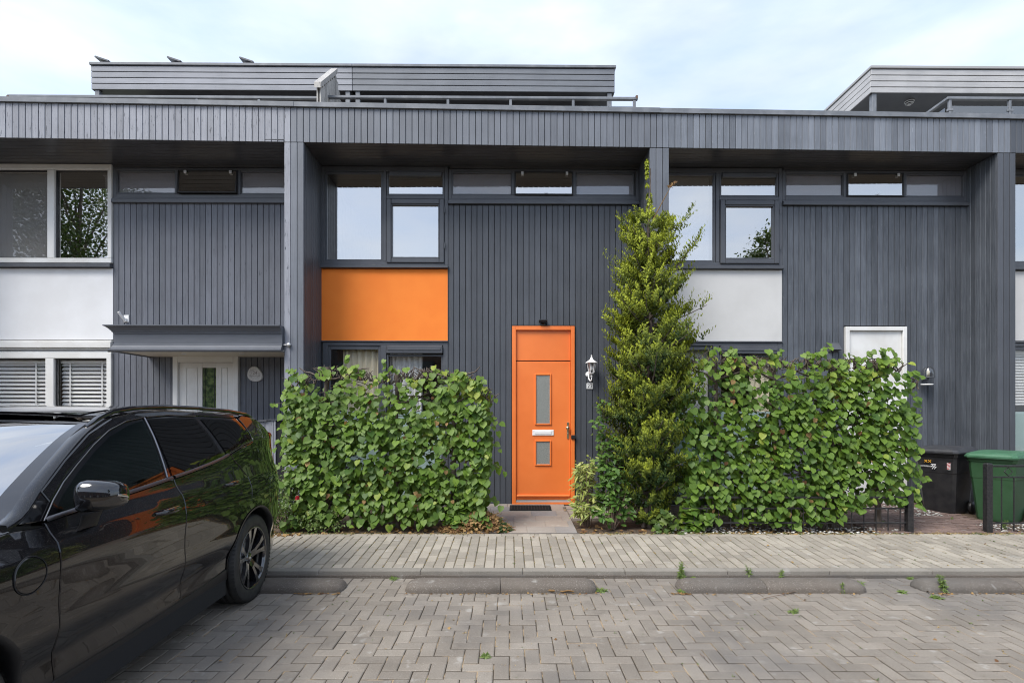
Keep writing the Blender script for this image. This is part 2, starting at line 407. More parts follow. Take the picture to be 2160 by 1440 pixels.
# low stop kerbs at the head of the parking bays: half round stones, ends rounded off
def stop_kerb(x0, x1, joints, label):
    r = empty('stop_kerb', ((x0 + x1) / 2, 4.87, zroad(4.87))); tag(r, label, 'kerb', 'stop kerbs at the head of the parking bays')
    xs = [x0] + joints + [x1]
    prof = []
    for k in range(11):
        a = pi * k / 10; prof.append((-.125 * cos(a) * (1 if True else 1), .020 + .068 * sin(a) ** .75))
    prof = [(-.125, -.01)] + prof + [(.125, -.01)]
    for k in range(len(xs) - 1):
        a, b2 = xs[k], xs[k + 1]; b = MB()
        st = []
        N = 7
        for i in range(N + 1):
            d = .12 * (i / N)
            st.append((a + d, 1 if k > 0 else sqrt(max(0, 1 - (1 - i / N) ** 2)) * .82 + .18))
        if k > 0: st = [(a + .002, .97), (a + .006, 1)]
        e = []
        for i in range(N + 1):
            d = .12 * (i / N); e.append((b2 - d, sqrt(max(0, 1 - (1 - i / N) ** 2)) * .82 + .18))
        if k < len(xs) - 2: e = [(b2 - .002, .97), (b2 - .006, 1)]
        st = st + list(reversed(e)); n = len(prof); vs = []
        for x, s in st:
            for py, pz in prof: vs.append((x, 4.87 + py * (.4 + .6 * s), zroad(4.87) + (pz if pz < 0 else pz * s)))
        fs = [(i * n + q, i * n + q + 1, (i + 1) * n + q + 1, (i + 1) * n + q) for i in range(len(st) - 1) for q in range(n - 1)]
        b.add(vs, fs, .5, True); b.add(vs[:n], [tuple(range(n))]); b.add(vs[-n:], [tuple(reversed(range(n)))])
        b.build('kerb_stone', 'kerb', r, r.location)
def kx(px): return (px - HX) * 4.76 / F
stop_kerb(kx(330), kx(720), [kx(525)], 'rounded concrete stop kerb partly hidden behind the rear wheel of the black car')
stop_kerb(kx(852), kx(1262), [kx(1056)], 'rounded concrete stop kerb in line with the orange front door, a straight joint at its middle')
stop_kerb(kx(1436), kx(1834), [kx(1617)], 'rounded concrete stop kerb below the right hedge with weeds at both ends')
stop_kerb(kx(1952), kx(2360), [kx(2156)], 'rounded concrete stop kerb below the wheelie bins, cut by the photo edge')

soil = sheet('garden_soil', [-40 + i * .4 for i in range(201)], [6.52 + i * .2 for i in range(10)], lambda y: zgard(y), 'soil', 'dark planting soil of the small front gardens')
for v in soil.data.vertices:
    if v.co.y > 6.6: v.co.z += .03 * noise.noise(v.co * 1.7) + .012 * noise.noise(v.co * 6) - .01
# tile path to the orange door
path = empty('tile_path', (.55, 7.3, 0)); path['kind'] = 'structure'; path['label'] = 'path of large mottled grey and brown tiles up to the orange door'
tmesh = {}
def tile_mesh(lx, ly, k):
    key = (lx, ly, k)
    if key not in tmesh:
        b = MB(); b.cbox(-lx / 2, lx / 2, -ly / 2, ly / 2, -.05, 0, .005, k); tmesh[key] = mesh_of(b, 'tile', 'tile')
    return tmesh[key]
y = 6.56
for r_ in range(6):
    dy = .296; x0 = -.62 - (r_ * .17) % .36; xe = .84 + .0 * r_
    if r_ == 5: dy = .22
    x = x0
    while x < xe - .05:
        lx = rnd.choice([.36, .36, .30, .42]); x2 = min(x + lx, xe)
        if x2 > -.95:
            k = rnd.choice([.05, .2, .35, .5, .65, .85, .95]); me = tile_mesh(round(x2 - x - .004, 2), dy - .004, k)
            o = link('tile', me, path, loc=((x + x2) / 2 - .55, y + dy / 2 - 7.3, ztile(y + dy / 2) + rnd.uniform(-.002, .002))); o.rotation_euler = (.04, 0, 0)
        x = x2
    y += dy
b = MB(); b.box(-.7, .86, 6.535, 6.56, 0, ztile(6.56) - .006, .3); b.build('path_edging', 'kerb', path, path.location)
b = MB(); b.add([(-1.0, 6.56, ztile(6.56) - .02), (.85, 6.56, ztile(6.56) - .02), (.85, 8.3, ztile(8.3) - .02), (-1.0, 8.3, ztile(8.3) - .02)], [(0, 1, 2, 3)]); b.build('path_bed', 'sand', path, path.location)
for i in range(3):
    b = MB(); b.cbox(.855, 1.5, 7.35 + i * .3, 7.645 + i * .3, 0, ztile(7.4 + i * .3) - .012, .005, .7); b.build('tile', 'tile', path, path.location)
# clay brick path to the right hand white door
cp = empty('brick_path', (5.5, 7.3, 0)); cp['kind'] = 'structure'; cp['label'] = 'garden path of dark red clay bricks beside the bins'
CB = brick_meshes('clay_brick', .20, .048, 'clay', 8, .05, .004); cells = []
yy = 6.54; k = 0
while yy < 8.3:
    x = 4.55 + (k % 2) * .1
    while x < 6.25: cells.append((x - 5.5 + .1, yy + .027 - 7.3, CB)); x += .206
    yy += .054; k += 1
lay(cp, 'clay_brick', 'clay', cells, lambda y: ztile(y + 7.3) + .004, .04, 300, lambda c: (0 if .93 * (c[1] + 7.3) > c[0] + 5.5 > 4.9 else 9) + c[1], 'clay_bricks', .006)
# ------------------------------------------------------------------ houses
pl_cache = {}
def plank_mesh(wd, h, mat, k, ax='z'):
    key = (round(wd, 4), round(h, 3), mat, k, ax)
    if key not in pl_cache:
        b = MB()
        if ax == 'z': b.cbox(0, wd, 0, .02, 0, h, .0035, k / 7)
        elif ax == 'x': b.cbox(0, wd, 0, .02, 0, h, .005, k / 7)
        else: b.cbox(0, .02, 0, wd, 0, h, .0035, k / 7)        # board on a side face, width running in depth
        pl_cache[key] = mesh_of(b, 'plank', mat)
    return pl_cache[key]
def run(parent, off, ua, ub, za, zb, v, mat, pitch=.0895, gap=.007, skip=None, n=None):
    """row of upright boards; v is the front plane (number or function of u)"""
    n = n or max(1, round((ub - ua) / pitch)); p_ = (ub - ua) / n
    for i in range(n):
        u = ua + i * p_; z0 = za
        if skip:
            for (s0, s1, zt, zb_) in skip:
                if s0 < u + p_ / 2 < s1: z0 = zt
        if z0 is None or zb - z0 < .03: continue
        vv = (v(u + p_ / 2) if callable(v) else v) + rnd.uniform(-.0015, .0015)
        o = link('plank', plank_mesh(p_ - gap, zb - z0, mat, rnd.randrange(8)), parent, loc=(u + gap / 2 - off[0], vv - off[1], z0 - off[2]))
def side_run(parent, off, u, va, vb, za, zb, mat, face=1):
    """boards on the side of a party wall; face=1 looks to +u"""
    n = max(1, round((vb - va) / .0895)); p_ = (vb - va) / n
    for i in range(n):
        o = link('plank', plank_mesh(p_ - .007, zb - za, mat, rnd.randrange(8), 'y'), parent,
                 loc=((u if face == 1 else u - .02) - off[0], va + i * p_ + .0035 - off[1], za - off[2]))
def fr(m, u0, u1, z0, z1, t, v0, v1, tb=None, tt=None, c=.004):
    tb = tb or t; tt = tt or t
    m.cbox(u0, u0 + t, v0, v1, z0, z1, c); m.cbox(u1 - t, u1, v0, v1, z0, z1, c)
    m.cbox(u0 + t, u1 - t, v0 + .001, v1 - .001, z1 - tt, z1, c); m.cbox(u0 + t, u1 - t, v0 + .001, v1 - .001, z0, z0 + tb, c)
def pane(parent, off, u0, u1, z0, z1, v, mat='glass', name='pane', label=None):
    b = MB(); b.box(u0, u1, v, v + .006, z0, z1); return b.build(name, mat, parent, off, label=label)
def house(u0, label):
    h = empty('terraced_house', W(u0, 0), RZ); tag(h, label, 'house', 'houses of the dark boarded terrace'); return h, (u0, 0, 0)
FIN = [(-8.75, -8.47), (-3.190, -2.914), (2.012, 2.292), (7.166, 7.435), (12.40, 12.67)]
ZG = .20
def room(parent, off, u0, u1, z0, z1, mat='interior', depth=3.2, v0=.09):
    """plain room shell seen through the window, open to the front"""
    b = MB(); v1 = v0 + depth
    b.box(u0 - .05, u0, v0, v1, z0, z1); b.box(u1, u1 + .05, v0, v1, z0, z1)
    b.box(u0 - .05, u1 + .05, v1, v1 + .05, z0 - .05, z1 + .05); b.box(u0 - .05, u1 + .05, v0, v1, z1, z1 + .05); b.box(u0 - .05, u1 + .05, v0, v1, z0 - .05, z0)
    return b.build('room', mat, parent, off)

def curtain(house_root, off, u0, u1, z0, z1, v, mat, label, folds=9, amp=.03, group='curtains behind the windows'):
    m = MB(); n = folds * 6; vs = []
    for i in range(n + 1):
        t = i / n; u = u0 + (u1 - u0) * t
        for z in (z0, (z0 + z1) / 2, z1):
            w_ = amp * sin(t * folds * 2 * pi + .5 * sin(5 * t) + (z - z0) * .25) + .4 * amp * sin(t * folds * 4.7 * pi)
            vs.append((u, v + w_, z))
    m.add(vs, [(i * 3 + k, (i + 1) * 3 + k, (i + 1) * 3 + k + 1, i * 3 + k + 1) for i in range(n) for k in range(2)], .5, True)
    wx = W((u0 + u1) / 2, v, z1)
    r = empty('curtain', wx, RZ); tag(r, label, 'curtain', group)
    m.build('cloth', mat, r, ((u0 + u1) / 2, v, z1))
    b = MB(); b.box(u0 - .02, u1 + .02, v - .012, v + .012, z1 + .001, z1 + .02); b.build('curtain_rail', 'white_plastic', r, ((u0 + u1) / 2, v, z1))
def roller(u0, u1, z0, z1, v, mat, label):
    r = empty('roller_blind', W((u0 + u1) / 2, v, z1), RZ); tag(r, label, 'roller blind'); o = ((u0 + u1) / 2, v, z1)
    b = MB(); b.box(u0, u1, v, v + .003, z0, z1); b.build('blind_fabric', mat, r, o)
    b = MB(); b.tube([(u0, v + .03, z1 + .02), (u1, v + .03, z1 + .02)], .022, 8); b.build('roller_tube', 'white_plastic', r, o)
    b = MB(); b.box(u0, u1, v - .008, v + .008, z0 - .02, z0); b.build('bottom_bar', 'white_plastic', r, o)
def venetian(u0, u1, z0, z1, v, label, pitch=.061, mat='slat', tilt=.5):
    r = empty('venetian_blind', W((u0 + u1) / 2, v, z1), RZ); tag(r, label, 'blind', 'venetian blinds behind the lower windows'); o = ((u0 + u1) / 2, v, z1)
    b = MB(); hw = (u1 - u0) / 2; a = tilt * .048
    b.add([(-hw, -.022, -a), (hw, -.022, -a), (hw, 0, .004), (-hw, 0, .004), (-hw, .022, a), (hw, .022, a)], [(0, 1, 2, 3), (3, 2, 5, 4)], .5, True)
    me = mesh_of(b, 'slat', mat); z = z1 - .06
    while z > z0: link('slat', me, r, loc=(0, 0, z - z1)); z -= pitch
    b = MB(); b.box(-hw, hw, -.03, .03, -.045, 0); b.build('head_rail', mat, r)
    b = MB()
    for f in (.18, .82): b.box(-hw + 2 * hw * f - .012, -hw + 2 * hw * f + .012, -.03, -.028, z0 - z1, -.045)
    b.build('ladder_tape', mat, r)

# shared structure of one house
def shell(h, off, k, mat_f, mat_w, colw=1.985, uR=None):
    """fascia, soffit, roof edge, backing walls. k = index of the fin at its left"""
    a, b_ = FIN[k], FIN[k + 1]; uL, uR = a[1], b_[0]
    # backing behind the boards: stands clear of the window column
    m = MB(); m.box(uL + colw, uR, .026, .12, ZG, Z(424)); wall = m.build('front_wall', 'backing', h, off)
    m = MB()
    m.hexa([(uL - .14, vf(uL) + .022, Z_SOF + .004), (uR + .14, vf(uR) + .022, Z_SOF + .004), (uL - .14, vf(uL) + .1, Z_SOF + .004), (uR + .14, vf(uR) + .1, Z_SOF + .004),
            (uL - .14, vf(uL) + .022, Z_FT), (uR + .14, vf(uR) + .022, Z_FT), (uL - .14, vf(uL) + .1, Z_FT), (uR + .14, vf(uR) + .1, Z_FT)])
    fascia = m.build('fascia', 'backing', h, off)
    # soffit boards run along the facade
    m = MB(); n = 9
    for i in range(n):
        t0, t1 = i / n, (i + 1) / n; g = .006
        pts = []
        for z in (Z_SOF, Z_SOF + .018):
            for t, s in ((t0, g), (t1, 0)):
                for u in (uL, uR):
                    d0 = vf(u) + .022; pts.append((u, d0 + (0.12 - d0) * t + s, z))
        m.hexa([pts[0], pts[1], pts[2], pts[3], pts[4], pts[5], pts[6], pts[7]], rnd.random())
    m.box(uL, uR, vf(uL) + .1, .12, Z_SOF + .02, Z_SOF + .03)
    s_ = m.build('soffit', 'soffit', h, off)
    # roof edge cap and flat roof
    m = MB(); e = .14
    m.hexa([(uL - e, vf(uL) - .03, Z_FT + .004), (uR + e, vf(uR) - .03, Z_FT + .004), (uL - e, vf(uL) + .2, Z_FT + .004), (uR + e, vf(uR) + .2, Z_FT + .004),
            (uL - e, vf(uL) - .03, Z_CAP), (uR + e, vf(uR) - .03, Z_CAP), (uL - e, vf(uL) + .2, Z_CAP + .01), (uR + e, vf(uR) + .2, Z_CAP + .01)])
    cap = m.build('roof_edge', 'cap', h, off)
    m = MB(); m.box(uL - e, uR + e, -.3, 7.6, 5.62, 5.80); m.build('flat_roof', 'concrete', h, off)
    m = MB(); m.box(uL - e, uR + e, 7.5, 7.6, ZG, 5.6); m.build('rear_wall', 'concrete', h, off)
    m = MB(); m.box(uL - .1, uL, .12, 7.49, ZG, 5.6); m.build('party_wall', 'concrete', h, off)
    m = MB(); m.box(uL, uR, .0, .12, .0, ZG - .002); m.build('plinth', 'concrete', h, off)
    m = MB(); m.box(uL + colw, uR, -.002, .025, Z(356) - .0, Z_SOF - .001); m.build('head_board', 'soffit', h, off)
    return wall, fascia

def upper_window(h, off, X, frame='frame_dark', lab=None, gl='glass'):
    """X: pixel columns (left edge, pane1 l, pane1 r, light l, light r, right edge)"""
    a, p1, p2, l1, l2, e = [U(x) for x in X]
    zt, zb = Z(352.5), Z(559.5)
    m = MB(); fr(m, a, e, zb, zt, .055, -.004, .07, .055, .075)
    m.cbox(p2, l1 - .002, -.004, .07, zb + .055, zt - .075)                       # mullion
    zt2, zb2 = Z(415), Z(420)
    m.cbox(l1, e - .055, -.006, .07, zb2 - .005, zt2 + .012)                      # transom
    w_ = m.build('window', frame, h, off, label=lab)
    # beads round the fixed light
    m = MB(); fr(m, a + .056, p2 - .001, zb + .056, zt - .076, .035, .012, .05); m.build('glazing_bead', frame, w_, )
    w_.children[-1].data.transform(Matrix.Translation((-off[0], 0, 0)))
    pane(w_, off, a + .09, p2 - .03, zb + .09, zt - .105, .035, gl)
    # fanlight with a trickle vent under its head
    m = MB(); fr(m, l1 + .001, e - .057, zt2 + .014, zt - .076, .03, .008, .05); m.cbox(l1 + .04, e - .10, -.02, .03, zt - .150, zt - .082, .006); o = m.build('fanlight', frame, w_, off)
    pane(w_, off, l1 + .03, e - .085, zt2 + .04, zt - .10, .035, gl)
    # opening casement standing proud
    m = MB(); fr(m, l1 + .004, e - .058, zb + .03, zb2 - .012, .075, -.03, .045, c=.008)
    fr(m, l1 + .08, e - .134, zb + .106, zb2 - .088, .016, -.018, .04)
    for zz in (.25, .8): m.tube([(e - .05, -.035, zb + zz), (e - .05, -.035, zb + zz + .09)], .009, 6)
    c = m.build('casement', frame, w_, off)
    pane(w_, off, l1 + .09, e - .145, zb + .115, zb2 - .098, .02, gl)
    m = MB(); m.cbox(a - .01, e + .005, -.055, .05, Z(567), Z(561), .004); m.build('window_sill', 'frame_dark', h, off)
    return w_, (a, p1, p2, l1, l2, e)

def clerestory(h, off, cols, frame='frame_dark', u1=None, tilt=2.0):
    """cols: pixel ranges of three lights, the middle one opens"""
    zt, zb = Z(357), Z(420)
    a, e = U(cols[0][0] - 9), u1
    m = MB(); fr(m, a, e, zb, zt, .05, -.003, .06, .06, .04); w_ = m.build('window_band', frame, h, off)
    for i, (c0, c1) in enumerate(cols):
        u0, u1_ = U(c0), min(U(c1), e - .02)
        m = MB()
        if i < 2: m.cbox(u1_ + .008, U(cols[i + 1][0]) - .008, -.006, .06, zb + .06, zt - .04); m.build('mullion', frame, w_, off)
        if i != 1:
            m = MB(); fr(m, u0 - .02, u1_ + .02, zb + .06, zt - .04, .022, .005, .05); m.build('glazing_bead', frame, w_, off)
            pane(w_, off, u0, u1_, zb + .075, zt - .05, .03, 'glass_dim'); b_ = MB(); b_.box(u0 - .005, u1_ + .005, .042, .05, zb + .07, zt - .045); b_.build('infill_panel', 'dim_panel', w_, off)
        else:
            m = MB(); z0, z1 = zb + .055, zt - .045
            before = set(w_.children)
            fr(m, u0 - .012, u1_ + .012, z0, z1, .02, -.022, .012); o = m.build('top_hung_sash', 'black_plastic', w_, off)
            pane(w_, off, u0 + .006, u1_ - .006, z0 + .018, z1 - .018, -.006, 'glass')
            m = MB()
            for f in (.1, .88): m.cbox(u0 + (u1_ - u0) * f, u0 + (u1_ - u0) * f + .04, -.04, -.022, z1 - .055, z1 - .005, .004)
            m.cbox((u0 + u1_) / 2 + .01, (u0 + u1_) / 2 + .03, -.03, -.023, z0 + .022, z0 + .04); m.cbox((u0 + u1_) / 2 + .04, (u0 + u1_) / 2 + .06, -.03, -.023, z0 + .022, z0 + .04)
            m.build('hinge', 'alu', w_, off)
            # the sash stands open by a few degrees, hung from its top edge
            for ob in set(w_.children) - before:
                if ob.name.startswith(('top_hung', 'pane')):
                    piv = Vector((0, 0, z1)); ob.data.transform(Matrix.Translation(-piv)); ob.data.transform(Matrix.Rotation(R(-tilt), 4, 'X')); ob.data.transform(Matrix.Translation(piv))
    m = MB(); m.cbox(a, e, -.045, .02, Z(432), Z(424.5), .004); m.cbox(a, e, -.012, .02, Z(424), zb - .001, .003); m.build('window_sill', frame, h, off)
    return w_

def lower_window(h, off, X, frame='frame_dark', gl='glass_low', vent=True, lab=None):
    a, p2, l1, e = [U(x) for x in X]
    zt, zb = Z(722), ZG + .03
    m = MB(); fr(m, a, e, zb, zt, .075, -.01, .07, .09, .05)
    m.cbox(p2, l1, -.012, .07, zb + .09, zt - .05)
    m.cbox(a - .02, e, -.03, .02, zt + .002, zt + .022, .004)
    w_ = m.build('window', frame, h, off, label=lab)
    m = MB(); fr(m, a + .076, p2 - .001, zb + .091, zt - .051, .04, .012, .05, tt=.06); fr(m, l1 + .001, e - .076, zb + .091, zt - .19, .03, .008, .05); m.build('glazing_bead', frame, w_, off)
    pane(w_, off, a + .1, p2 - .03, zb + .12, zt - .1, .035, gl); pane(w_, off, l1 + .02, e - .09, zb + .12, zt - .2, .03, gl)
    if vent:
        m = MB(); z1 = zt - .055
        m.cbox(l1 + .004, e - .08, -.05, .0, z1 - .125, z1, .012); m.cbox(l1 + .03, e - .11, -.06, -.048, z1 - .075, z1 - .045, .004)
        m.build('trickle_vent', frame, w_, off)
    m = MB(); z = Z(868)
    m.box(a + .1, p2 - .03, .045, .048, zb + .12, z); m.box(l1 + .02, e - .09, .045, .048, zb + .12, z); m.build('window_film', 'film', w_, off)
    return w_

def door(h, off, px0, px1, mat, orange=True, lab=None):
    a, e = U(px0), U(px1); zt, zb = Z(688), ZG + .01 + .0
    m = MB(); t = .062
    m.cbox(a, a + t, -.03, .07, zb, zt, .005); m.cbox(e - t, e, -.03, .07, zb, zt, .005)
    m.cbox(a + t, e - t, -.029, .069, zt - t, zt, .005)
    d = MB(); d_ = m.build('door', mat, h, off, label=lab)
    zl = Z(762) if orange else Z(757)
    m = MB(); m.cbox(a + t + .002, e - t - .002, .012, .05, zl + .016, zt - t - .002, .003); m.build('transom_panel', mat, d_, off)
    m = MB(); m.cbox(a + t + .003, e - t - .003, .0, .05, zb + .075, zl, .004)
    if orange:
        for (y0, y1) in ((788, 896), (928, 982)):
            u0, u1 = U(1128), U(1163); z1, z0 = Z(y0), Z(y1)
            fr(m, u0, u1, z0, z1, .024, -.018, .012, c=.006)
        m.cbox(a + t + .01, e - t - .01, -.03, .0, zb + .118, zb + .155, .01)       # weather bar
    leaf = m.build('door_leaf', mat, d_, off)
    m = MB(); m.cbox(a + t, e - t, -.034, .06, zb, zb + .035, .004); m.build('threshold', mat, d_, off)
    m = MB(); m.box(a + t + .004, e - t - .004, -.02, .04, zb + .038, zb + .068); m.build('draught_strip', 'alu', d_, off)
    return d_, a, e, zt, zb

# ================= middle house =================
hm, om = house(-2.914, 'middle house of the terrace with the orange panel and the orange front door')
wall, fascia = shell(hm, om, 1, 'wood_mid', 'wood_mid')
e_m = U(945); dL, dR = U(1079.5), U(1212.5)
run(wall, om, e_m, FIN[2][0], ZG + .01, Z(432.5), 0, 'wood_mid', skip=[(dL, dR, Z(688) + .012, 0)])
run(fascia, om, FIN[1][0] + .09, FIN[2][0] + .19, Z_SOF - .006, Z_FT, vf, 'wood_mid_lit')
w_, g_ = upper_window(hm, om, (677, 688, 808, 815, 940, 945), lab='large dark framed upper window above the orange panel')
room(hm, om, g_[0], 1.95, Z(562), Z(350), 'interior')
clerestory(hm, om, [(955, 1078), (1087, 1207), (1216, 1336)], u1=FIN[2][0])
m = MB(); m.box(U(677), e_m - .004, .004, .1, Z(719), Z(568)); m.build('orange_panel', 'orange', hm, om, label='bright orange rendered panel between the upper and lower window')
m = MB(); m.box(e_m - .003, e_m + .002, -.01, .05, Z(719), Z(568)); m.build('panel_trim', 'frame_dark', hm, om)
lower_window(hm, om, (681, 803, 815, 945), lab='dark framed lower window behind the left hedge')
room(hm, om, g_[0], 1.0, ZG, Z(722), 'interior')
d_, a, e, zt, zb = door(hm, om, 1080, 1212, 'orange_paint', lab='orange front door with two narrow frosted panes')
u0, u1 = U(1128), U(1163)
for (y0, y1) in ((788, 896), (928, 982)): pane(d_, om, u0 + .02, u1 - .02, Z(y1) + .02, Z(y0) - .02, -.004, 'frosted', 'frosted_pane')
m = MB(); m.cbox(U(1123), U(1168), -.012, .0, Z(918), Z(906), .004); m.cbox(U(1128), U(1163), -.018, -.012, Z(915.5), Z(909), .003); m.build('letter_slot', 'white_plastic', d_, om)
m = MB(); hu = U(1198); m.cbox(hu - .018, hu + .018, -.012, 0, Z(925), Z(890), .008)
m.lathe([(.0, -.075), (.026, -.07), (.030, -.05), (.022, -.03), (.012, -.025), (.012, -.01)], 14, (hu - .008, 0, Z(902)), 'y'); m.lathe([(0, -.018), (.009, -.017), (.009, -.01)], 10, (hu, 0, Z(914)), 'y')
fixn(m.build('door_knob', 'brass', d_, om))
m = MB(); m.cbox(U(1204), U(1213.5), -.05, -.03, Z(925.5), Z(917), .004); m.build('latch_guard', 'black_plastic', d_, om)
m = MB(); m.box(dL, dR, -.012, .02, Z(688) + .001, Z(686.5) + .006); m.box(dL - .006, dL, -.012, .02, ZG, Z(688)); m.box(dR, dR + .006, -.012, .02, ZG, Z(688)); m.build('door_surround', 'backing', hm, om)
# party wall fin on the left: boards on its front and on the side towards the door
def fin(h, off, k, mats, side, zb=ZG - .05):
    a, b_ = FIN[k]; v0 = vf((a + b_) / 2); m = MB()
    m.box(a + .022, b_ - .022, v0 + .021, .6, zb, Z_SOF - .001); m.box(a + .03, b_ - .03, v0 + .03, .02, zb, Z_SOF)
    f_ = m.build('party_wall_fin', 'backing', h, off)
    w3 = (b_ - a) / 3
    for i, mt in enumerate(mats):
        link('plank', plank_mesh(w3 - .006, Z_SOF - zb - .012, mt, rnd.randrange(8)), f_, loc=(a + i * w3 + .003 - off[0], v0, zb))
    if side[0]: side_run(f_, off, a + .0, v0 + .022, .02, zb, Z_SOF - .004, side[0], 1)
    if side[1]: side_run(f_, off, b_ - .02, v0 + .022, .02, zb, Z_SOF - .004, side[1], 1)
    return f_
fin(hm, om, 1, ['wood_left', 'wood_mid_lit', 'wood_mid_lit'], ('wood_left', 'wood_mid'))
# curtains of the ground floor
curtain(hm, om, U(718), U(800), ZG + .2, Z(727), .13, 'curtain_cream', 'cream curtain in the left pane of the window below the orange panel', 6)
curtain(hm, om, U(818), U(888), ZG + .2, Z(727), .14, 'curtain_white', 'pale grey curtain in the right pane of the window below the orange panel', 6)

# ================= right house =================
hr, orr = house(2.292, 'house right of the tall conifer with the pale grey panel and white front door')
wall, fascia = shell(hr, orr, 2, 'wood_right', 'wood_rightwall')
e_r = U(1650); dL, dR = U(1781), U(1911)
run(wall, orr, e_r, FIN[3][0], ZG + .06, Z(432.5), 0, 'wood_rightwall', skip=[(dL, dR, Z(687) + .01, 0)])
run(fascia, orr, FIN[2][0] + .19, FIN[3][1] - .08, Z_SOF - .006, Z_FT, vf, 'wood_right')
w_, g_ = upper_window(hr, orr, (1383, 1400, 1510, 1518, 1645, 1650), lab='large dark framed upper window above the pale panel')
room(hr, orr, g_[0], 7.1, Z(562), Z(350), 'interior')
clerestory(hr, orr, [(1659, 1778), (1787, 1904), (1913, 2033)], u1=U(2042), tilt=.6)
m = MB(); m.box(U(2042) + .001, FIN[3][0], -.001, .03, Z(432), Z_SOF - .002); m.build('corner_board', 'wood_rightwall', hr, orr)
m = MB(); m.box(U(1383), e_r - .004, .004, .1, Z(719), Z(568)); m.build('render_panel', 'pale_render', hr, orr, label='pale rendered panel between the windows')
lower_window(hr, orr, (1386, 1503, 1517, 1650), lab='dark framed lower window behind the right hedge')
room(hr, orr, g_[0], 5.2, ZG, Z(722), 'interior')
d_, a, e, zt, zb = door(hr, orr, 1782, 1911, 'frame_white', False, lab='white front door behind the right hedge')
m = MB(); m.cbox(a + .2, e - .2, -.01, .0, zb + .9, zb + 1.85, .01); m.build('door_moulding', 'frame_white', d_, orr)
fin(hr, orr, 2, ['wood_mid_lit', 'wood_mid_lit', 'wood_right'], ('wood_mid', 'wood_right'))
fin(hr, orr, 3, ['wood_mid', 'wood_mid', 'wood_mid'], ('wood_rightwall', 'wood_mid'), .1)
roller(U(1396), U(1508), Z(552), Z(362), .25, 'blind_white', 'white roller blind behind the left pane of the upper window right of the conifer')
curtain(hr, orr, U(1590), U(1632), ZG + .2, Z(727), .14, 'curtain_cream', 'cream curtain at the right edge of the window behind the right hedge', 4)
curtain(hr, orr, U(1420), U(1500), ZG + .2, Z(727), .14, 'curtain_white', 'sheer white curtain between the conifer and the right hedge', 8)

# ================= left house =================
hl, ol = house(-8.47, 'left house of the terrace with white framed windows and a moulded porch canopy')
wall, fascia = shell(hl, ol, 0, 'wood_left', 'wood_left_wall', colw=U(238) + 8.47)
e_l = U(238.5)
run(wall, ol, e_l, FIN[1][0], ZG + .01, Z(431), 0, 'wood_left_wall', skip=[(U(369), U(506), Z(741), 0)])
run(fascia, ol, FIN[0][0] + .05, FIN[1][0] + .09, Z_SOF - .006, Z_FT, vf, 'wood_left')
fin(hl, ol, 0, ['wood_left'] * 3, ('wood_left', 'wood_left'))
clerestory(hl, ol, [(247, 368), (378, 500), (508, 626)], u1=FIN[1][0] + .0, tilt=6.0)
# white upper window of two lights
uA, uB, uC, uD = -8.46, U(103), U(118), U(238)
m = MB(); zt, zb = Z(352), Z(558)
m.cbox(uA, uD, -.035, .06, zt - .085, zt, .006); m.cbox(uA, uD, -.035, .06, zb, zb + .075, .006)
m.cbox(uD - .06, uD - .0, -.034, .059, zb + .076, zt - .086, .006); m.cbox(uB, uC, -.034, .059, zb + .076, zt - .086, .006); m.cbox(uA, uA + .06, -.034, .059, zb + .076, zt - .086, .006)
w_ = m.build('window', 'frame_white', hl, ol, label='white framed upper window')
pane(w_, ol, uA + .05, uB, zb + .07, zt - .08, .03, 'glass_low'); pane(w_, ol, uC, uD - .05, zb + .07, zt - .08, .03, 'glass')
m = MB(); fr(m, uA + .06, uB - .001, zb + .077, zt - .087, .018, .0, .03); fr(m, uC + .001, uD - .061, zb + .077, zt - .087, .012, .0, .03); m.build('glazing_bead', 'black_plastic', w_, ol)
m = MB(); m.cbox(uA, uD + .002, -.07, .05, Z(567.5), Z(560), .004); m.build('window_sill', 'frame_dark', hl, ol)
room(hl, ol, uA, -3.2, Z(562), Z(350), 'interior')
roller(uA + .3, U(101), Z(545), Z(366), .075, 'blind_grey', 'dark grey roller blind in the white upper window at the photo edge')
curtain(hl, ol, U(200), U(229), Z(553), Z(364), .2, 'curtain_white', 'white net curtain at the right edge of the white upper window', 3)
m = MB(); m.box(uA, uD - .002, .004, .1, Z(717), Z(568.5)); m.build('render_panel', 'white_stucco', hl, ol, label='white rendered panel')
m = MB(); zt = Z(719)
m.cbox(uA, uD + .0, -.03, .06, zt - .03, zt, .006); m.cbox(uA, uD, -.05, .06, Z(735), zt - .032, .006)
m.cbox(uA, U(229), -.02, .05, Z(738), Z(736), .003); m.cbox(uA, uD, -.035, .06, Z(757), Z(744), .006)
m.cbox(uD - .075, uD, -.036, .061, ZG, Z(745), .006); m.cbox(U(99), U(117), -.034, .06, ZG, Z(757) - .001, .006); m.cbox(uA, uA + .06, -.034, .06, ZG, Z(757) - .001); m.cbox(uA, uD - .076, -.034, .06, ZG, ZG + .1)
w_ = m.build('window', 'frame_white', hl, ol, label='white framed lower window with venetian blinds')
m = MB()
for i in range(3): m.box(uA + .02, U(228), -.008, .03, Z(743.5) + i * .018, Z(743.5) + i * .018 + .008)
m.build('vent_louvre', 'alu', w_, ol)
pane(w_, ol, uA + .06, U(99), ZG + .1, Z(757), .035, 'glass_low'); pane(w_, ol, U(117), U(229), ZG + .1, Z(757), .035, 'glass_low')
m = MB(); fr(m, U(117) + .001, U(229) - .001, ZG + .1, Z(757) - .002, .012, .0, .03); fr(m, uA + .061, U(99) - .001, ZG + .1, Z(757) - .002, .014, .0, .03); m.build('glazing_bead', 'black_plastic', w_, ol)
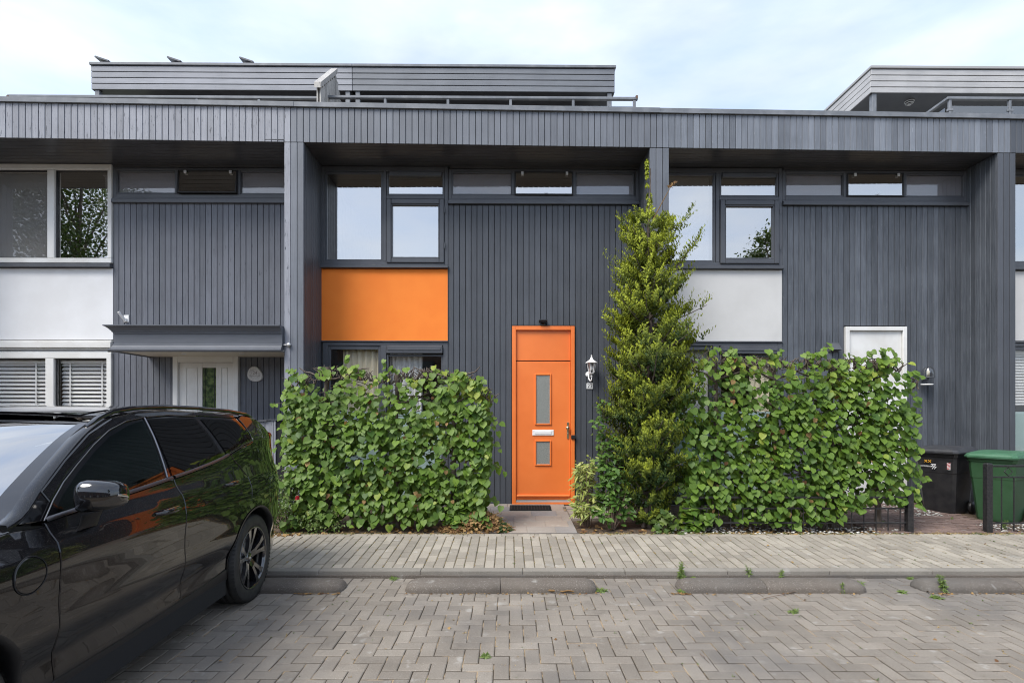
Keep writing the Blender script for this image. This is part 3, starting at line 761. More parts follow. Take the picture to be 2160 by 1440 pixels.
room(hl, ol, uA, U(300), ZG, Z(722), 'interior')
venetian(uA + .08, U(97), ZG + .3, Z(760), .11, 'grey shaded venetian blind in the lower window pane at the photo edge')
venetian(U(120), U(226), ZG + .3, Z(760), .11, 'pale venetian blind in the lower window pane left of the porch canopy')
# door with a leaded pane
a, e = U(369), U(506); zt = Z(741) + .05; zb = ZG + .01
m = MB(); m.cbox(a, a + .075, -.06, .06, zb, zt, .005); m.cbox(e - .075, e, -.06, .06, zb, zt, .005); m.cbox(a + .075, e - .075, -.059, .06, Z(765), zt, .005)
d_ = m.build('door', 'frame_white', hl, ol, label='white front door with a leaded green glass pane')
m = MB(); a2, e2 = a + .077, e - .077; zt2 = Z(765) - .004
g0, g1 = U(428), U(457); zg0, zg1 = Z(905), Z(776)
m.cbox(a2, g0, -.02, .04, zb + .02, zt2, .004); m.cbox(g1, e2, -.02, .04, zb + .02, zt2, .004); m.cbox(g0, g1, -.019, .04, zg1, zt2, .004); m.cbox(g0, g1, -.019, .04, zb + .02, zg0, .004)
for (q0, q1) in ((a2 + .10, g0 - .07), (g1 + .07, e2 - .10)): fr(m, q0, q1, Z(1010), Z(776), .016, -.028, -.02, c=.005)
m.build('door_leaf', 'frame_white', d_, ol)
M['green_glass'] = pbr('green_glass', (.03, .06, .025), .12, (.14, .20, .07), 14, .42, .6, spec=.8)
pane(d_, ol, g0, g1, zg0, zg1, .005, 'green_glass', 'leaded_pane')
m = MB(); gm = (g0 + g1) / 2
for uu in (g0 + .03, g1 - .036): m.box(uu, uu + .006, -.003, .005, zg0, zg1)
for zz in (Z(838), Z(818), Z(884)): m.box(g0 + .001, g1 - .001, -.004, .004, zz, zz + .006)
m.build('leading', 'iron', d_, ol)
m = MB(); m.cbox(U(495), U(502), -.07, -.058, Z(893), Z(866), .004); m.cbox(U(493), U(499), -.10, -.07, Z(880), Z(877), .003); m.build('door_handle', 'black_plastic', d_, ol)
# moulded canopy over that door
def canopy():
    v0 = vf(-4) - .035; uL0, uR0 = U(241, v0), FIN[1][0] - .004
    zt_, zb_ = Z(687, 420, v0), Z(742, 420, v0)
    m = MB()
    # profile: outward offset and height from the bottom
    H = zt_ - zb_
    prof = [(0, .0), (.035, .0), (.05, .02), (.05, .035), (.03, .05), (.028, .065), (.012, .085), (.010, .11), (0, .115), (0, H - .115), (.01, H - .112), (.012, H - .095), (.022, H - .09), (.026, H - .072), (.036, H - .066), (.05, H - .045), (.075, H - .022), (.095, H - .014), (.095, H), (0, H)]
    sm = []
    vs = []
    for (o_, h_) in prof: vs += [(uL0 - o_, .0, zb_ + h_), (uL0 - o_, v0 - o_, zb_ + h_), (uR0, v0 - o_, zb_ + h_), (uR0, v0 + .25, zb_ + h_)]
    n = len(prof); fs = []
    for i in range(n - 1):
        for k in range(3): fs.append((i * 4 + k, i * 4 + k + 1, (i + 1) * 4 + k + 1, (i + 1) * 4 + k))
    m.add(vs, fs); m.box(uL0 + .002, uR0, v0 + .002, .0, zt_ - .02, zt_ - .002)
    o = m.build('porch_canopy', 'wood_left_h', hl, ol, label='moulded grey canopy above the white door')
    fixn(o)
    m = MB(); m.box(uL0 + .02, uR0, v0 + .02, -.004, zb_ + .012, zb_ + .03); m.build('canopy_soffit', 'canopy_cream', o, ol)
    m = MB(); m.box(uL0 + .002, uL0 + .02, v0 + .03, -.005, zb_ + .002, zb_ + .1); m.box(uL0 + .02, uR0, v0 + .002, v0 + .02, zb_ + .002, zb_ + .1); m.build('canopy_lining', 'wood_left_h', o, ol)
    for pu in (387, 510):
        m = MB(); m.lathe([(.0, .004), (.03, .004), (.035, .0), (.035, .01)], 16, (U(pu, v0 + .3), v0 + .3, zb_ + .004)); m.build('downlight', 'alu', o, ol)
M['wood_left_h'] = wood('wood_left_h', (.088, .096, .112), (.108, .116, .134), tint=.05, axis='x')
M['canopy_cream'] = pbr('canopy_cream', (.62, .57, .48), .6)
canopy()
m = MB(); kx_, kz = U(612, -.7), Z(728, 612, -.7)
m.tube([(kx_ - .09, -.745, kz), (kx_ + .02, -.745, kz)], .008, 6); m.lathe([(0, -.03), (.03, -.025), (.03, 0), (0, .0)], 8, (kx_, -.74, kz), 'y'); m.box(kx_ - .02, kx_ + .005, -.75, -.7, kz - .02, kz + .02)
k_ = m.build('canopy_clamp', 'alu', hl, ol)

# ================= far right house =================
hf, of = house(7.435, 'house at the right photo edge, only a narrow strip with its windows visible')
wall, fascia = shell(hf, of, 3, 'wood_right', 'wood_right')
run(wall, of, 7.435 + 1.985, FIN[4][0], ZG + .01, Z(432.5), 0, 'wood_mid', skip=[(10.5, 11.4, 2.97, 0)])
run(fascia, of, FIN[3][1] - .08, FIN[4][1], Z_SOF - .006, Z_FT, vf, 'wood_mid')
q = 2142 - 677 + 8
w_, g_ = upper_window(hf, of, (677 + q - 25, 688 + q - 25, 808 + q - 25, 815 + q - 25, 940 + q - 25, 945 + q - 25), lab='upper window at the photo edge')
room(hf, of, g_[0], 12.3, Z(562), Z(350), 'interior')
m = MB(); m.box(g_[0], g_[5] - .004, .004, .1, Z(717), Z(569)); m.build('render_panel', 'pale_render', hf, of)
lower_window(hf, of, (2122, 2245, 2258, 2388), lab='lower window at the photo edge'); room(hf, of, g_[0], 12.3, ZG, Z(722), 'interior')
m = MB(); m.box(9.45, 12.39, -.001, .03, Z(432), Z_SOF); m.box(10.5, 11.4, -.01, .03, ZG, 2.96); m.build('head_board', 'frame_dark', hf, of)
fin(hf, of, 4, ['wood_mid'] * 3, ('wood_mid', 'wood_mid'))
venetian(7.6, 8.45, 1.75, Z(738), .13, 'venetian blind in the lower window at the right photo edge', .045)

# ================= roof storeys, railings =================
def penthouse(h, off, ua, ub, mat, v0, zt, zb, capm, left_end=False, right_end=False, side_len=4.0, wallm='interior_dark'):
    m = MB(); m.box(ua + .02, ub - .02, v0 + .022, v0 + side_len, zb + .005, zt - .04)
    r = m.build('roof_storey', 'soffit', h, off)
    n = 4; ph = (zt - .055 - zb) / n
    for i in range(n):
        me = plank_mesh(ub - ua - .003, ph - .009, mat, rnd.randrange(8), 'x')
        o = link('plank', me, r, loc=(ua - off[0], v0 + (n - 1 - i) * .004 - .006, zb + i * ph))
        for flag, uu in ((left_end, ua - .0), (right_end, ub - .02)):
            if flag:
                b = MB(); b.cbox(0, .02, 0, side_len, 0, ph - .009, .004, rnd.random()); link('plank', mesh_of(b, 'plank', mat), r, loc=(uu - off[0], v0 + .023, zb + i * ph))
    m = MB(); m.cbox(ua - (.02 if left_end else 0), ub + (.02 if right_end else 0), v0 - .03, v0 + side_len + .02, zt - .05, zt, .005); m.build('roof_edge', capm, r, off)
    m = MB(); m.box(ua + .25, ub - .25, v0 + 1.3, v0 + 1.4, 5.8, zb); m.box(ua + .25, ua + .35, v0 + 1.4, v0 + side_len - .05, 5.8, zb); m.box(ub - .35, ub - .25, v0 + 1.4, v0 + side_len - .05, 5.8, zb)
    m.build('terrace_wall', wallm, r, off)
    for uu in ([ua + .05] if left_end or True else []) + [ub - .14]:
        m = MB(); m.cbox(uu, uu + .085, v0 + .03, v0 + .12, 5.8, zb, .004); m.build('post', 'cap', r, off)
    return r
v2 = 2.05
zt2, zb2 = Z(136, 740, v2), Z(191, 740, v2)
penthouse(hl, ol, U(192, v2), U(743, v2), 'wood_roof', v2, zt2, zb2, 'cap', True, False)
penthouse(hm, om, U(743, v2) + .004, U(1297, v2), 'wood_roof_mid', v2, zt2, zb2, 'cap', False, True)
zt3, zb3 = Z(140, 1837, v2), Z(195, 1837, v2)
M['cap_far'] = pbr('cap_far', (.36, .355, .35), .5)
M['soffit_pale'] = pbr('soffit_pale', (.075, .07, .072), .5)
r3 = penthouse(hf, of, U(1837, v2), 12.6, 'wood_roof_far', v2, zt3, zb3, 'cap_far', True, True, 4.6, 'curtain_white')

def railing(h, off, ua, ub, v, posts, glassy=True, zt=6.905, endcap=True, ret=None):
    m = MB(); m.cbox(ua, ub, v - .03, v + .03, zt - .045, zt, .006)
    if ret: m.cbox(ua - .0, ua + .06, v + .031, v + ret, zt - .045, zt, .006)
    r = m.build('railing', 'cap', h, off)
    m = MB()
    for i, u in enumerate(posts):
        b = MB(); b.cbox(u - .022, u + .022, v - .02, v + .02, 5.8, zt - .046, .004)
        b.cbox(u - .05, u + .05, v - .026, v + .008, zt - .24, zt - .20, .004) if glassy else None
        b.build('baluster', 'cap', r, off)
    if glassy:
        for i in range(len(posts) - 1): pane(r, off, posts[i] + .03, posts[i + 1] - .03, 5.9, zt - .15, v - .012, 'glass_rail', 'glass_panel')
        if ret: 
            b = MB(); b.box(ua + .02, ua + .028, v + .05, v + ret - .1, 5.9, zt - .15); b.build('glass_panel', 'glass_rail', r, off)
    return r
vr = .64
M['glass_rail2'] = glass('glass_rail2', .75, .14, .02)
railing(hl, ol, U(18, vr), U(676, vr), vr, [U(x, vr) for x in (22, 152, 285, 416, 547)], False, Z(203.5, 400, vr))
railing(hm, om, U(677, vr), U(1345, vr), vr, [U(x, vr) for x in (682, 813, 945, 1077, 1209, 1338)], True, Z(204.5, 1000, vr))
rr = railing(hf, of, U(1996, vr), 12.4, vr, [U(x, vr) for x in (2003, 2129)] + [U(2129, vr) + i * 1.0 for i in range(1, 4)], True, Z(206, 2050, vr), ret=1.9)
for hh, oo, px in ((hl, ol, 18), (hm, om, 677), (hm, om, 1341)):
    m = MB(); u = U(px, vr); z = Z(204, px, vr); m.box(u - .006, u + .03, vr - .033, vr + .033, z - .048, z + .002); m.build('rail_end', 'rust', [c for c in hh.children if c.name.startswith('railing')][0], oo)
# weathered timber screen between the two roof terraces
uc = -3.05
def scr_top(v): return 6.86 + (v - .26) * .90 if v < 1.05 else max(5.95, 7.57 - (v - 1.05) * 1.1)
m = MB(); m.box(uc - .005, uc + .005, .5, 1.5, 5.8, 6.6); sc = m.build('terrace_screen', 'bare_wood', hm, om, label='weathered bare timber screen between the roof terraces')
for i in range(15):
    v = .27 + i * .1; h_ = min(scr_top(v), scr_top(v + .09)) - 5.8
    for uu in (uc - .035, uc + .013):
        b = MB(); b.cbox(0, .022, 0, .092, 0, h_, .003, rnd.random()); link('plank', mesh_of(b, 'plank', 'bare_wood'), sc, loc=(uu - om[0], v, 5.8))
b = MB(); q = [(.22, 6.80), (1.05, 7.55)]
b.hexa([(uc - .055, q[0][0], q[0][1]), (uc + .055, q[0][0], q[0][1]), (uc - .055, q[1][0], q[1][1]), (uc + .055, q[1][0], q[1][1]), (uc - .055, q[0][0], q[0][1] + .09), (uc + .055, q[0][0], q[0][1] + .09), (uc - .055, q[1][0], q[1][1] + .09), (uc + .055, q[1][0], q[1][1] + .09)])
b.build('top_board', 'bare_wood', sc, om)

def top_empty(name, px, py, v, label, cat, group=None):
    u = U(px, v); z = Z(py, px, v); r = empty(name, W(u, v, z), RZ); tag(r, label, cat, group); return r, (u, v, z)
# solar panels on the left roof, seen edge on
for px, lb in ((258, 'leftmost of the three tilted solar panels on the roof storey'), (405, 'middle one of the three tilted solar panels on the roof storey'), (552, 'rightmost of the three tilted solar panels on the roof storey')):
    r, o = top_empty('solar_panel', px, 136, v2 + .58, lb, 'solar panel', 'solar panels on the left roof storey')
    r.location.z = zt2; o = (0, 0, 0)
    b = MB(); b.hexa([(-.26, -.4, .235), (.0, -.4, .15), (-.26, .9, .235), (.0, .9, .15), (-.25, -.4, .26), (.012, -.4, .175), (-.25, .9, .26), (.012, .9, .175)]); b.build('panel', 'frame_dark', r)
    b = MB(); b.box(-.2, -.17, -.3, .8, 0, .25); b.box(-.02, .01, -.3, .8, 0, .2); b.add([(.0, -.38, .2), (.14, -.38, .0), (.14, .88, .0), (.0, .88, .2)], [(0, 1, 2, 3)]); b.build('support', 'alu', r)

# ---------------- small fittings on the facades
r, o = top_empty('wall_lantern', 1245, 791, 0, 'white six sided coach lantern on the wall right of the orange door', 'wall lantern')
b = MB(); lz = .03
b.lathe([(.0, .27), (.012, .262), (.012, .245), (.006, .24), (.02, .225), (.028, .20), (.09, .155), (.095, .148), (.062, .146)], 6, (0, -.13, lz), smooth=False)
b.lathe([(.040, -.02), (.045, -.012), (.05, .0), (.012, -.03), (.010, -.05), (.018, -.06), (.010, -.075), (.0, -.08)], 6, (0, -.13, lz), smooth=False)
for k in range(6):
    a_ = pi / 3 * k; b.tube([(.042 * cos(a_), -.13 + .042 * sin(a_), lz), (.068 * cos(a_), -.13 + .068 * sin(a_), lz + .148)], .005, 5)
fixn(b.build('lantern_cage', 'white_plastic', r))
b = MB(); b.lathe([(.036, .0), (.060, .146)], 6, (0, -.13, lz), smooth=False); b.build('lantern_glass', 'glass_low', r)
b = MB(); b.lathe([(0, .03), (.02, .03), (.024, .07), (.016, .11), (.0, .12)], 10, (0, -.13, lz)); b.build('bulb', 'white_plastic', r)
b = MB(); b.tube([(0, -.13, lz - .07), (0, -.135, lz - .11), (-.01, -.10, lz - .13), (-.03, -.05, lz - .09), (-.03, -.02, lz - .02)], [.008, .01, .012, .012, .012], 7)
b.lathe([(.0, -.025), (.03, -.02), (.045, -.005), (.045, 0)], 14, (-.03, 0, lz - .02), 'y'); fixn(b.build('bracket', 'white_plastic', r))

r, o = top_empty('number_tile', 1244, 814, 0, 'white tile with the number 22 below the lantern', 'house number')
b = MB(); b.cbox(-.05, .05, -.012, 0, -.045, .045, .003); b.build('tile_plate', 'white_plastic', r)
t = text_mesh('22', .085, .0008); t.materials.append(M['black_plastic']); t.transform(Matrix.Rotation(pi / 2, 4, 'X')); link('digits', t, r, loc=(0, -.0135, .0))

r, o = top_empty('stone_plaque', 539, 790, 0, 'pale pebble shaped plaque with the number 24 beside the white door', 'house plaque')
b = MB(); n = 36; ring = []
for k in range(n):
    a_ = 2 * pi * k / n; rr_ = .118 * (1 + .06 * cos(2 * (a_ - 2.4)) + .10 * cos(3 * a_ + 1.3) * .6 + .03 * sin(a_)); ring.append((rr_ * cos(a_), rr_ * sin(a_)))
b.add([(x, -.03, z) for x, z in [(p[0] * .93, p[1] * .93) for p in ring]] + [(x, -.02, z) for x, z in ring] + [(x, 0, z) for x, z in ring],
      [tuple(range(n))] + [(k, (k + 1) % n, n + (k + 1) % n, n + k) for k in range(n)] + [(n + k, n + (k + 1) % n, 2 * n + (k + 1) % n, 2 * n + k) for k in range(n)])
M['pebble'] = pbr('pebble', (.62, .61, .60), .7, (.45, .45, .44), 60, .5, .62, b=.3, bscale=120)
fixn(b.build('stone', 'pebble', r))
M['engrave'] = pbr('engrave', (.22, .20, .19), .9)
t = text_mesh('24', .07, .0006); t.materials.append(M['engrave']); t.transform(Matrix.Rotation(pi / 2, 4, 'X')); link('digits', t, r, loc=(.005, -.031, .025))
b = MB(); pts = []
for i in range(70):
    q_ = i / 69; pts.append((-.085 + .17 * q_, -.0312, -.022 + .011 * sin(q_ * 47) * (1 + .5 * sin(q_ * 9)) + .004 * sin(q_ * 21)))
b.tube(pts, .0012, 4); b.build('handwriting', 'engrave', r)
b = MB()
for (x, z) in ((-.05, .07), (-.065, .05), (-.03, .055), (-.06, .02)): b.tube([(x, -.031, z), (x + .012, -.031, z + .008), (x + .02, -.031, z - .004), (x + .008, -.031, z - .010), (x, -.031, z)], .0012, 4)
b.build('leaf_drawing', 'engrave', r)

r, o = top_empty('door_lamp', 1145, 679, 0, 'small black lamp with a flat hood above the orange door', 'outdoor lamp')
b = MB(); b.cbox(-.065, .065, -.10, -.0, .0, .022, .005); b.cbox(-.05, .05, -.085, -.01, -.018, -.001, .005); b.build('lamp_head', 'black_plastic', r)
b = MB(); b.cbox(-.04, .04, -.035, 0, -.062, -.02, .005); b.tube([(0, -.05, -.04), (0, -.04, -.02)], .015, 8); b.build('sensor', 'black_plastic', r)

r, o = top_empty('wall_vent', 1758, 733, 0, 'grey square vent hood on the boards left of the white door frame', 'vent')
b = MB(); b.cbox(-.085, .085, -.02, 0, -.07, .075, .005); b.build('back_plate', 'frame_dark', r)
b = MB(); b.hexa([(-.07, -.11, -.04), (.07, -.11, -.04), (-.07, -.021, -.055), (.07, -.021, -.055), (-.065, -.035, .06), (.065, -.035, .06), (-.065, -.021, .065), (.065, -.021, .065)]); b.build('hood', 'frame_dark', r)

r, o = top_empty('glass_bell_lamp', 1946, 796, 0, 'outdoor lamp with a clear glass bell beside the white door', 'wall lamp')
b = MB(); cy = -.11
b.lathe([(.085, -.0), (.085, .06), (.082, .1), (.068, .135), (.04, .155), (.0, .16)], 20, (0, cy, .0)); b.build('glass_bell', glass('bell_glass', .8, .12, 0), r)
b = MB(); b.lathe([(0, .0), (.02, .0), (.022, .06), (.018, .09), (.0, .1)], 12, (0, cy, .01)); b.build('bulb', 'curtain_cream', r)
b = MB(); b.lathe([(0, -.012), (.09, -.012), (.09, .0), (0, .0)], 20, (0, cy, 0)); b.tube([(0, cy, -.012), (0, cy, -.09)], .012, 8); b.tube([(0, cy + .0, -.05), (0, 0, -.05)], .01, 8); fixn(b.build('lamp_base', 'frame_dark', r))
b = MB(); b.lathe([(.0, -.13), (.075, -.125), (.085, -.11), (.075, -.105), (.0, -.11)], 20, (-.02, cy, 0)); fixn(b.build('white_dish', 'white_plastic', r))

r, o = top_empty('flag_holder', 267, 672, 0, 'white plastic flagpole bracket on the boards above the canopy', 'flagpole bracket')
b = MB(); b.cbox(-.04, .04, -.01, 0, -.055, .055, .006); b.tube([(.0, -.02, -.045), (-.045, -.11, .085)], .02, 10, cap=True); b.cbox(-.02, .02, -.04, -.008, -.05, .0, .005); b.build('bracket', 'white_plastic', r)

# hanging wire lantern under the far roof storey
r, o = top_empty('hanging_lantern', 1918, 210, v2 + .30, 'small round wire lantern hanging under the roof storey at the right', 'lantern')
b = MB(); 
for k in range(7):
    zz = -.11 + k * .033; rr_ = sqrt(max(.0005, .115 ** 2 - zz ** 2)) * .75
    b.tube([(rr_ * cos(2 * pi * i / 14), rr_ * sin(2 * pi * i / 14), zz - .0) for i in range(15)], .010, 4, cap=False)
b.tube([(0, 0, .1), (0, 0, zb3 - r.location.z)], .004, 4); b.build('wire_cage', 'alu', r)
# ------------------------------------------------------------------ the black car
def car_paint():
    m, nt, p = newmat('car_paint')
    n = noise_n(nt, 420, 2, None, .6); n2 = noise_n(nt, 9, 4)
    c = mixc(nt, ramp(nt, n, .62, .70, (0,) * 3, (.6,) * 3), (.004, .004, .005), (.17, .16, .15))
    c = mixc(nt, ramp(nt, n2, .4, .7, (0,) * 3, (.05,) * 3), c, (.12, .11, .10))
    nt.links.new(c, p.inputs['Base Color'])
    p.inputs['Roughness'].default_value = .16; p.inputs['Coat Weight'].default_value = 1.0; p.inputs['Coat Roughness'].default_value = .015
    p.inputs['Specular IOR Level'].default_value = .12
    bump(nt, p, noise_n(nt, 3, 2), .05, .01)
    return m
M['car_paint'] = car_paint()
M['gloss_black'] = pbr('gloss_black', (.006, .006, .007), .08, coat=1)
M['tyre'] = pbr('tyre', (.018, .018, .018), .62, (.03, .029, .027), 18, b=.15, bscale=120)
M['rim'] = pbr('rim', (.012, .012, .014), .12, coat=1, spec=.8)
M['rim_cut'] = pbr('rim_cut', (.55, .56, .60), .2, metal=1)
M['satin_trim'] = pbr('satin_trim', (.20, .20, .215), .3, metal=1)
M['chrome'] = pbr('chrome', (.62, .63, .66), .18, metal=1)
M['cladding'] = pbr('cladding', (.013, .013, .014), .4, b=.1, bscale=300)
M['tail_red'] = pbr('tail_red', (.50, .018, .010), .12, coat=1)
M['car_glass'] = glass('car_glass', .58, .05, 0, (.66, .92, .86), False, False)
M['car_glass_dark'] = glass('car_glass_dark', .10, .07, 0, (.8, .85, .85), False, False)
M['windscreen'] = glass('windscreen', .42, .60, .015, (.86, .95, .93), True, False)
M['seat'] = pbr('seat', (.02, .02, .022), .6)
M['frit'] = pbr('frit', (.012, .012, .013), .25, coat=1)

CYAW = atan2(.05, 1.0)
car = empty('parked_car', (-2.19 - .95, 4.59 - .0475, zroad(4)), CYAW)
tag(car, 'glossy black estate style SUV parked nose to the camera at the left edge', 'car')
def interp(tab, x):
    if x <= tab[0][0]: return tab[0][1]
    for (a, va), (b, vb) in zip(tab, tab[1:]):
        if x <= b:
            t = (x - a) / (b - a);
            return va + (vb - va) * t
    return tab[-1][1]
def spl(tab, x):
    """smooth interpolation (Catmull Rom) through a table"""
    n = len(tab)
    if x <= tab[0][0]: return tab[0][1]
    if x >= tab[-1][0]: return tab[-1][1]
    for i in range(n - 1):
        if x <= tab[i + 1][0]:
            x0, y0 = tab[i]; x1, y1 = tab[i + 1]; h = x1 - x0; t = (x - x0) / h
            m0 = (tab[i + 1][1] - tab[i - 1][1]) / (tab[i + 1][0] - tab[i - 1][0]) if i > 0 else (y1 - y0) / h
            m1 = (tab[i + 2][1] - tab[i][1]) / (tab[i + 2][0] - tab[i][0]) if i < n - 2 else (y1 - y0) / h
            return (2 * t ** 3 - 3 * t ** 2 + 1) * y0 + (t ** 3 - 2 * t ** 2 + t) * h * m0 + (-2 * t ** 3 + 3 * t ** 2) * y1 + (t ** 3 - t ** 2) * h * m1
BELT = [(-1.0, 1.42), (-.4, 1.385), (0, 1.345), (.5, 1.245), (1.2, 1.175), (2.07, 1.112), (2.5, 1.07), (3.0, .99), (3.4, .88), (3.62, .7)]
QLOW = [(.20, .10), (.28, .065), (.36, .05), (.44, .052), (.50, .050), (.56, .028), (.62, .012), (.72, .012), (.82, .006), (.92, .0), (1.0, .008), (1.06, .022), (1.12, .045), (1.2, .07), (1.36, .10)]
def qs(t, z):
    """inset of the car's flank from its widest plane at t metres ahead of the rear axle and height z"""
    zb = spl(BELT, t)
    zz = z
    q = spl(QLOW, min(zz, 1.36) if t > .0 else min(zz, 1.3))
    # belt line pulls in below the glass
    if z < zb:
        k = max(0, 1 - (zb - z) / .10); q = max(q, .0) * (1 - k) + .075 * k if t > -.1 else q
    else:
        q = .078 + (z - zb) * .36 + (z - zb) ** 2 * .38
    r = max(0, -(t + .25)); q += .42 * r ** 2.2
    f = max(0, t - 2.55); q += .20 * f ** 2.3
    # muscular haunch over the wheels
    for ta in (0, 2.72):
        d2 = ((t - ta) / .62) ** 2 + ((z - .72) / .30) ** 2
        q -= .018 * exp(-d2)
    return q
def CP(t, z, q): return (.95 - q, -t, z)
def S(t, z, e=0.0): return CP(t, z, qs(t, z) - e)
def flip(vs): return [(-x, y, z) for x, y, z in vs]

def densify(poly, h=.03, closed=True):
    out = []; n = len(poly)
    for i in range(n if closed else n - 1):
        a, b = Vector(poly[i]), Vector(poly[(i + 1) % n]); k = max(1, int((b - a).length / h))
        for j in range(k): out.append(a + (b - a) * (j / k))
    if not closed: out.append(Vector(poly[-1]))
    return out
def inside(p, poly):
    c = False; n = len(poly); j = n - 1
    for i in range(n):
        if (poly[i][1] > p[1]) != (poly[j][1] > p[1]) and p[0] < (poly[j][0] - poly[i][0]) * (p[1] - poly[i][1]) / (poly[j][1] - poly[i][1]) + poly[i][0]: c = not c
        j = i
    return c
def patch(poly, fn, h=.035, thick=.0, tint=.5, dens=True):
    """fill a 2D outline with a fine grid of triangles and carry it onto the surface fn(a, b)"""
    P = densify(poly, h) if dens else [Vector(p) for p in poly]
    n = len(P); xs = [p[0] for p in P]; ys = [p[1] for p in P]
    pts = [Vector((p[0], p[1])) for p in P]
    nx = int((max(xs) - min(xs)) / h); ny = int((max(ys) - min(ys)) / h)
    for i in range(1, nx + 1):
        for j in range(1, ny + 1):
            q = (min(xs) + i * h + (.5 * h if j % 2 else 0), min(ys) + j * h)
            if inside(q, P) and min((q[0] - a[0]) ** 2 + (q[1] - a[1]) ** 2 for a in P) > (h * .55) ** 2: pts.append(Vector(q))
    r = delaunay_2d_cdt(pts, [(i, (i + 1) % n) for i in range(n)], [], 1, 1e-6)
    vs = [fn(v[0], v[1]) for v in r[0]]; fs = [tuple(f) for f in r[2]]
    patch.uv = [(v[0], v[1]) for v in r[0]]; patch.rim = [(p[0], p[1]) for p in P]
    return vs, fs, [fn(p[0], p[1]) for p in P]
def smooth_normals(o, uv, fn, side):
    """shade with the exact normals of the flank so that its reflections run clean"""
    me = o.data; ns = []; h = .004
    for (a, b) in uv:
        du = Vector(fn(a + h, b)) - Vector(fn(a - h, b)); dv = Vector(fn(a, b + h)) - Vector(fn(a, b - h)); n = du.cross(dv)
        if n.x < 0: n = -n
        n.normalize(); ns.append((n.x * side, n.y, n.z))
    k = len(ns); corner = [c.vector[:] for c in me.corner_normals]
    me.normals_split_custom_set([ns[l.vertex_index] if l.vertex_index < k else corner[i] for i, l in enumerate(me.loops)])
def offset_in(poly, d):
    P = [Vector(p) for p in poly]; n = len(P); A = sum(P[i][0] * P[(i + 1) % n][1] - P[(i + 1) % n][0] * P[i][1] for i in range(n))
    s = 1 if A > 0 else -1; out = []
    for i in range(n):
        a = (P[i] - P[i - 1]); b = (P[(i + 1) % n] - P[i])
        if a.length < 1e-6 or b.length < 1e-6: out.append(P[i]); continue
        a.normalize(); b.normalize()
        na = Vector((-a[1], a[0])) * s; nb = Vector((-b[1], b[0])) * s; m_ = na + nb
        if m_.length < .2: m_ = na
        m_.normalize(); out.append(P[i] + m_ * d / max(.5, m_.dot(na)))
    return out
def panel(name, poly, mat, parent, side=1, e=0.0, gap=.0022, h=.035, edge=.014, fn=None):
    """body panel with a turned-in edge"""
    fn = fn or (lambda a, b: S(a, b, e))
    P = densify(poly, h); P = offset_in(P, gap) if gap else P
    P0 = P; P = offset_in(P, .0045)
    vs, fs, rim = patch(P, fn, h, dens=False); uv = patch.uv
    m = MB(); n = len(rim); lip = [fn(p[0], p[1]) for p in P0]; lip = [(x - .0035, y, z) for x, y, z in lip]; inr = [(x - edge, y, z) for x, y, z in lip]
    if side < 0: vs, rim, inr, lip = flip(vs), flip(rim), flip(inr), flip(lip)
    m.add(vs, fs, .5, True)
    m.add(rim + lip, [(i, (i + 1) % n, n + (i + 1) % n, n + i) for i in range(n)], .5, False)
    m.add(lip + inr, [(i, (i + 1) % n, n + (i + 1) % n, n + i) for i in range(n)], .5, False)
    o = m.build(name, mat, parent)
    b = bmesh.new(); b.from_mesh(o.data)
    # consistent outward direction
    for f in b.faces:
        pass
    bmesh.ops.recalc_face_normals(b, faces=b.faces)
    tot = sum(f.normal.x * f.calc_area() for f in b.faces if abs(f.normal.x) > .3)
    if tot * side < 0: bmesh.ops.reverse_faces(b, faces=b.faces)
    b.to_mesh(o.data); b.free(); smooth_normals(o, uv, fn, side); return o
# ---- outlines in (t, z)
def arc(c, r, a0, a1, n): return [(c[0] + r * cos(R(a0 + (a1 - a0) * i / n)), c[1] + r * sin(R(a0 + (a1 - a0) * i / n))) for i in range(n + 1)]
RA, FA = (0, .375), (2.72, .375); AR = .425
roofT = [(-.93, 1.10), (-.86, 1.20), (-.72, 1.33), (-.55, 1.455), (-.40, 1.545), (-.30, 1.575), (0, 1.60), (.4, 1.622), (.8, 1.63), (1.1, 1.618), (1.35, 1.585), (1.6, 1.50), (1.85, 1.375), (2.07, 1.245), (2.20, 1.155), (2.32, 1.115)]
ROOF = sorted(roofT)
def bz(t): return spl(BELT, t)
belt = lambda a, b, n=8, d=0: [(a + (b - a) * i / n, bz(a + (b - a) * i / n) + d) for i in range(n + 1)]
A_SH = [(2.125, 1.09), (2.13, .97), (2.13, .77), (2.12, .54), (2.10, .36)]
B_SH = [(1.09, bz(1.09)), (1.075, 1.04), (1.085, .81), (1.065, .55), (1.05, .37)]
C_SH = [(.30, bz(.3)), (.17, 1.17), (.10, 1.08), (.09, .98), (.13, .86)]
Rarc = arc(RA, AR, 75, 15, 8)
front_door = belt(1.09, 2.125, 8) + A_SH[1:] + [(1.6, .355)] + list(reversed(B_SH))[:-1]
rear_door = belt(.30, 1.09, 6) + B_SH[1:] + [(.75, .375), (.455, .40)] + [(RA[0] + AR * cos(R(a)), RA[1] + AR * sin(R(a))) for a in (15, 25, 35, 45, 55, 65, 72)] + list(reversed(C_SH))[1:-1]
rear_quarter = [(.30, bz(.30))] + C_SH[1:] + [(RA[0] + AR * cos(R(a)), RA[1] + AR * sin(R(a))) for a in range(72, 181, 9)] + [(-.43, .30), (-.60, .27), (-.80, .30), (-.90, .45), (-.945, .65), (-.955, .85), (-.95, 1.02), (-.93, 1.12), (-.87, 1.20), (-.74, 1.325), (-.56, 1.455), (-.42, 1.54), (-.25, 1.585), (-.12, 1.597), (-.05, 1.57), (-.085, 1.52), (-.13, 1.43), (-.145, bz(-.145) + .0), (0.1, bz(.1))]
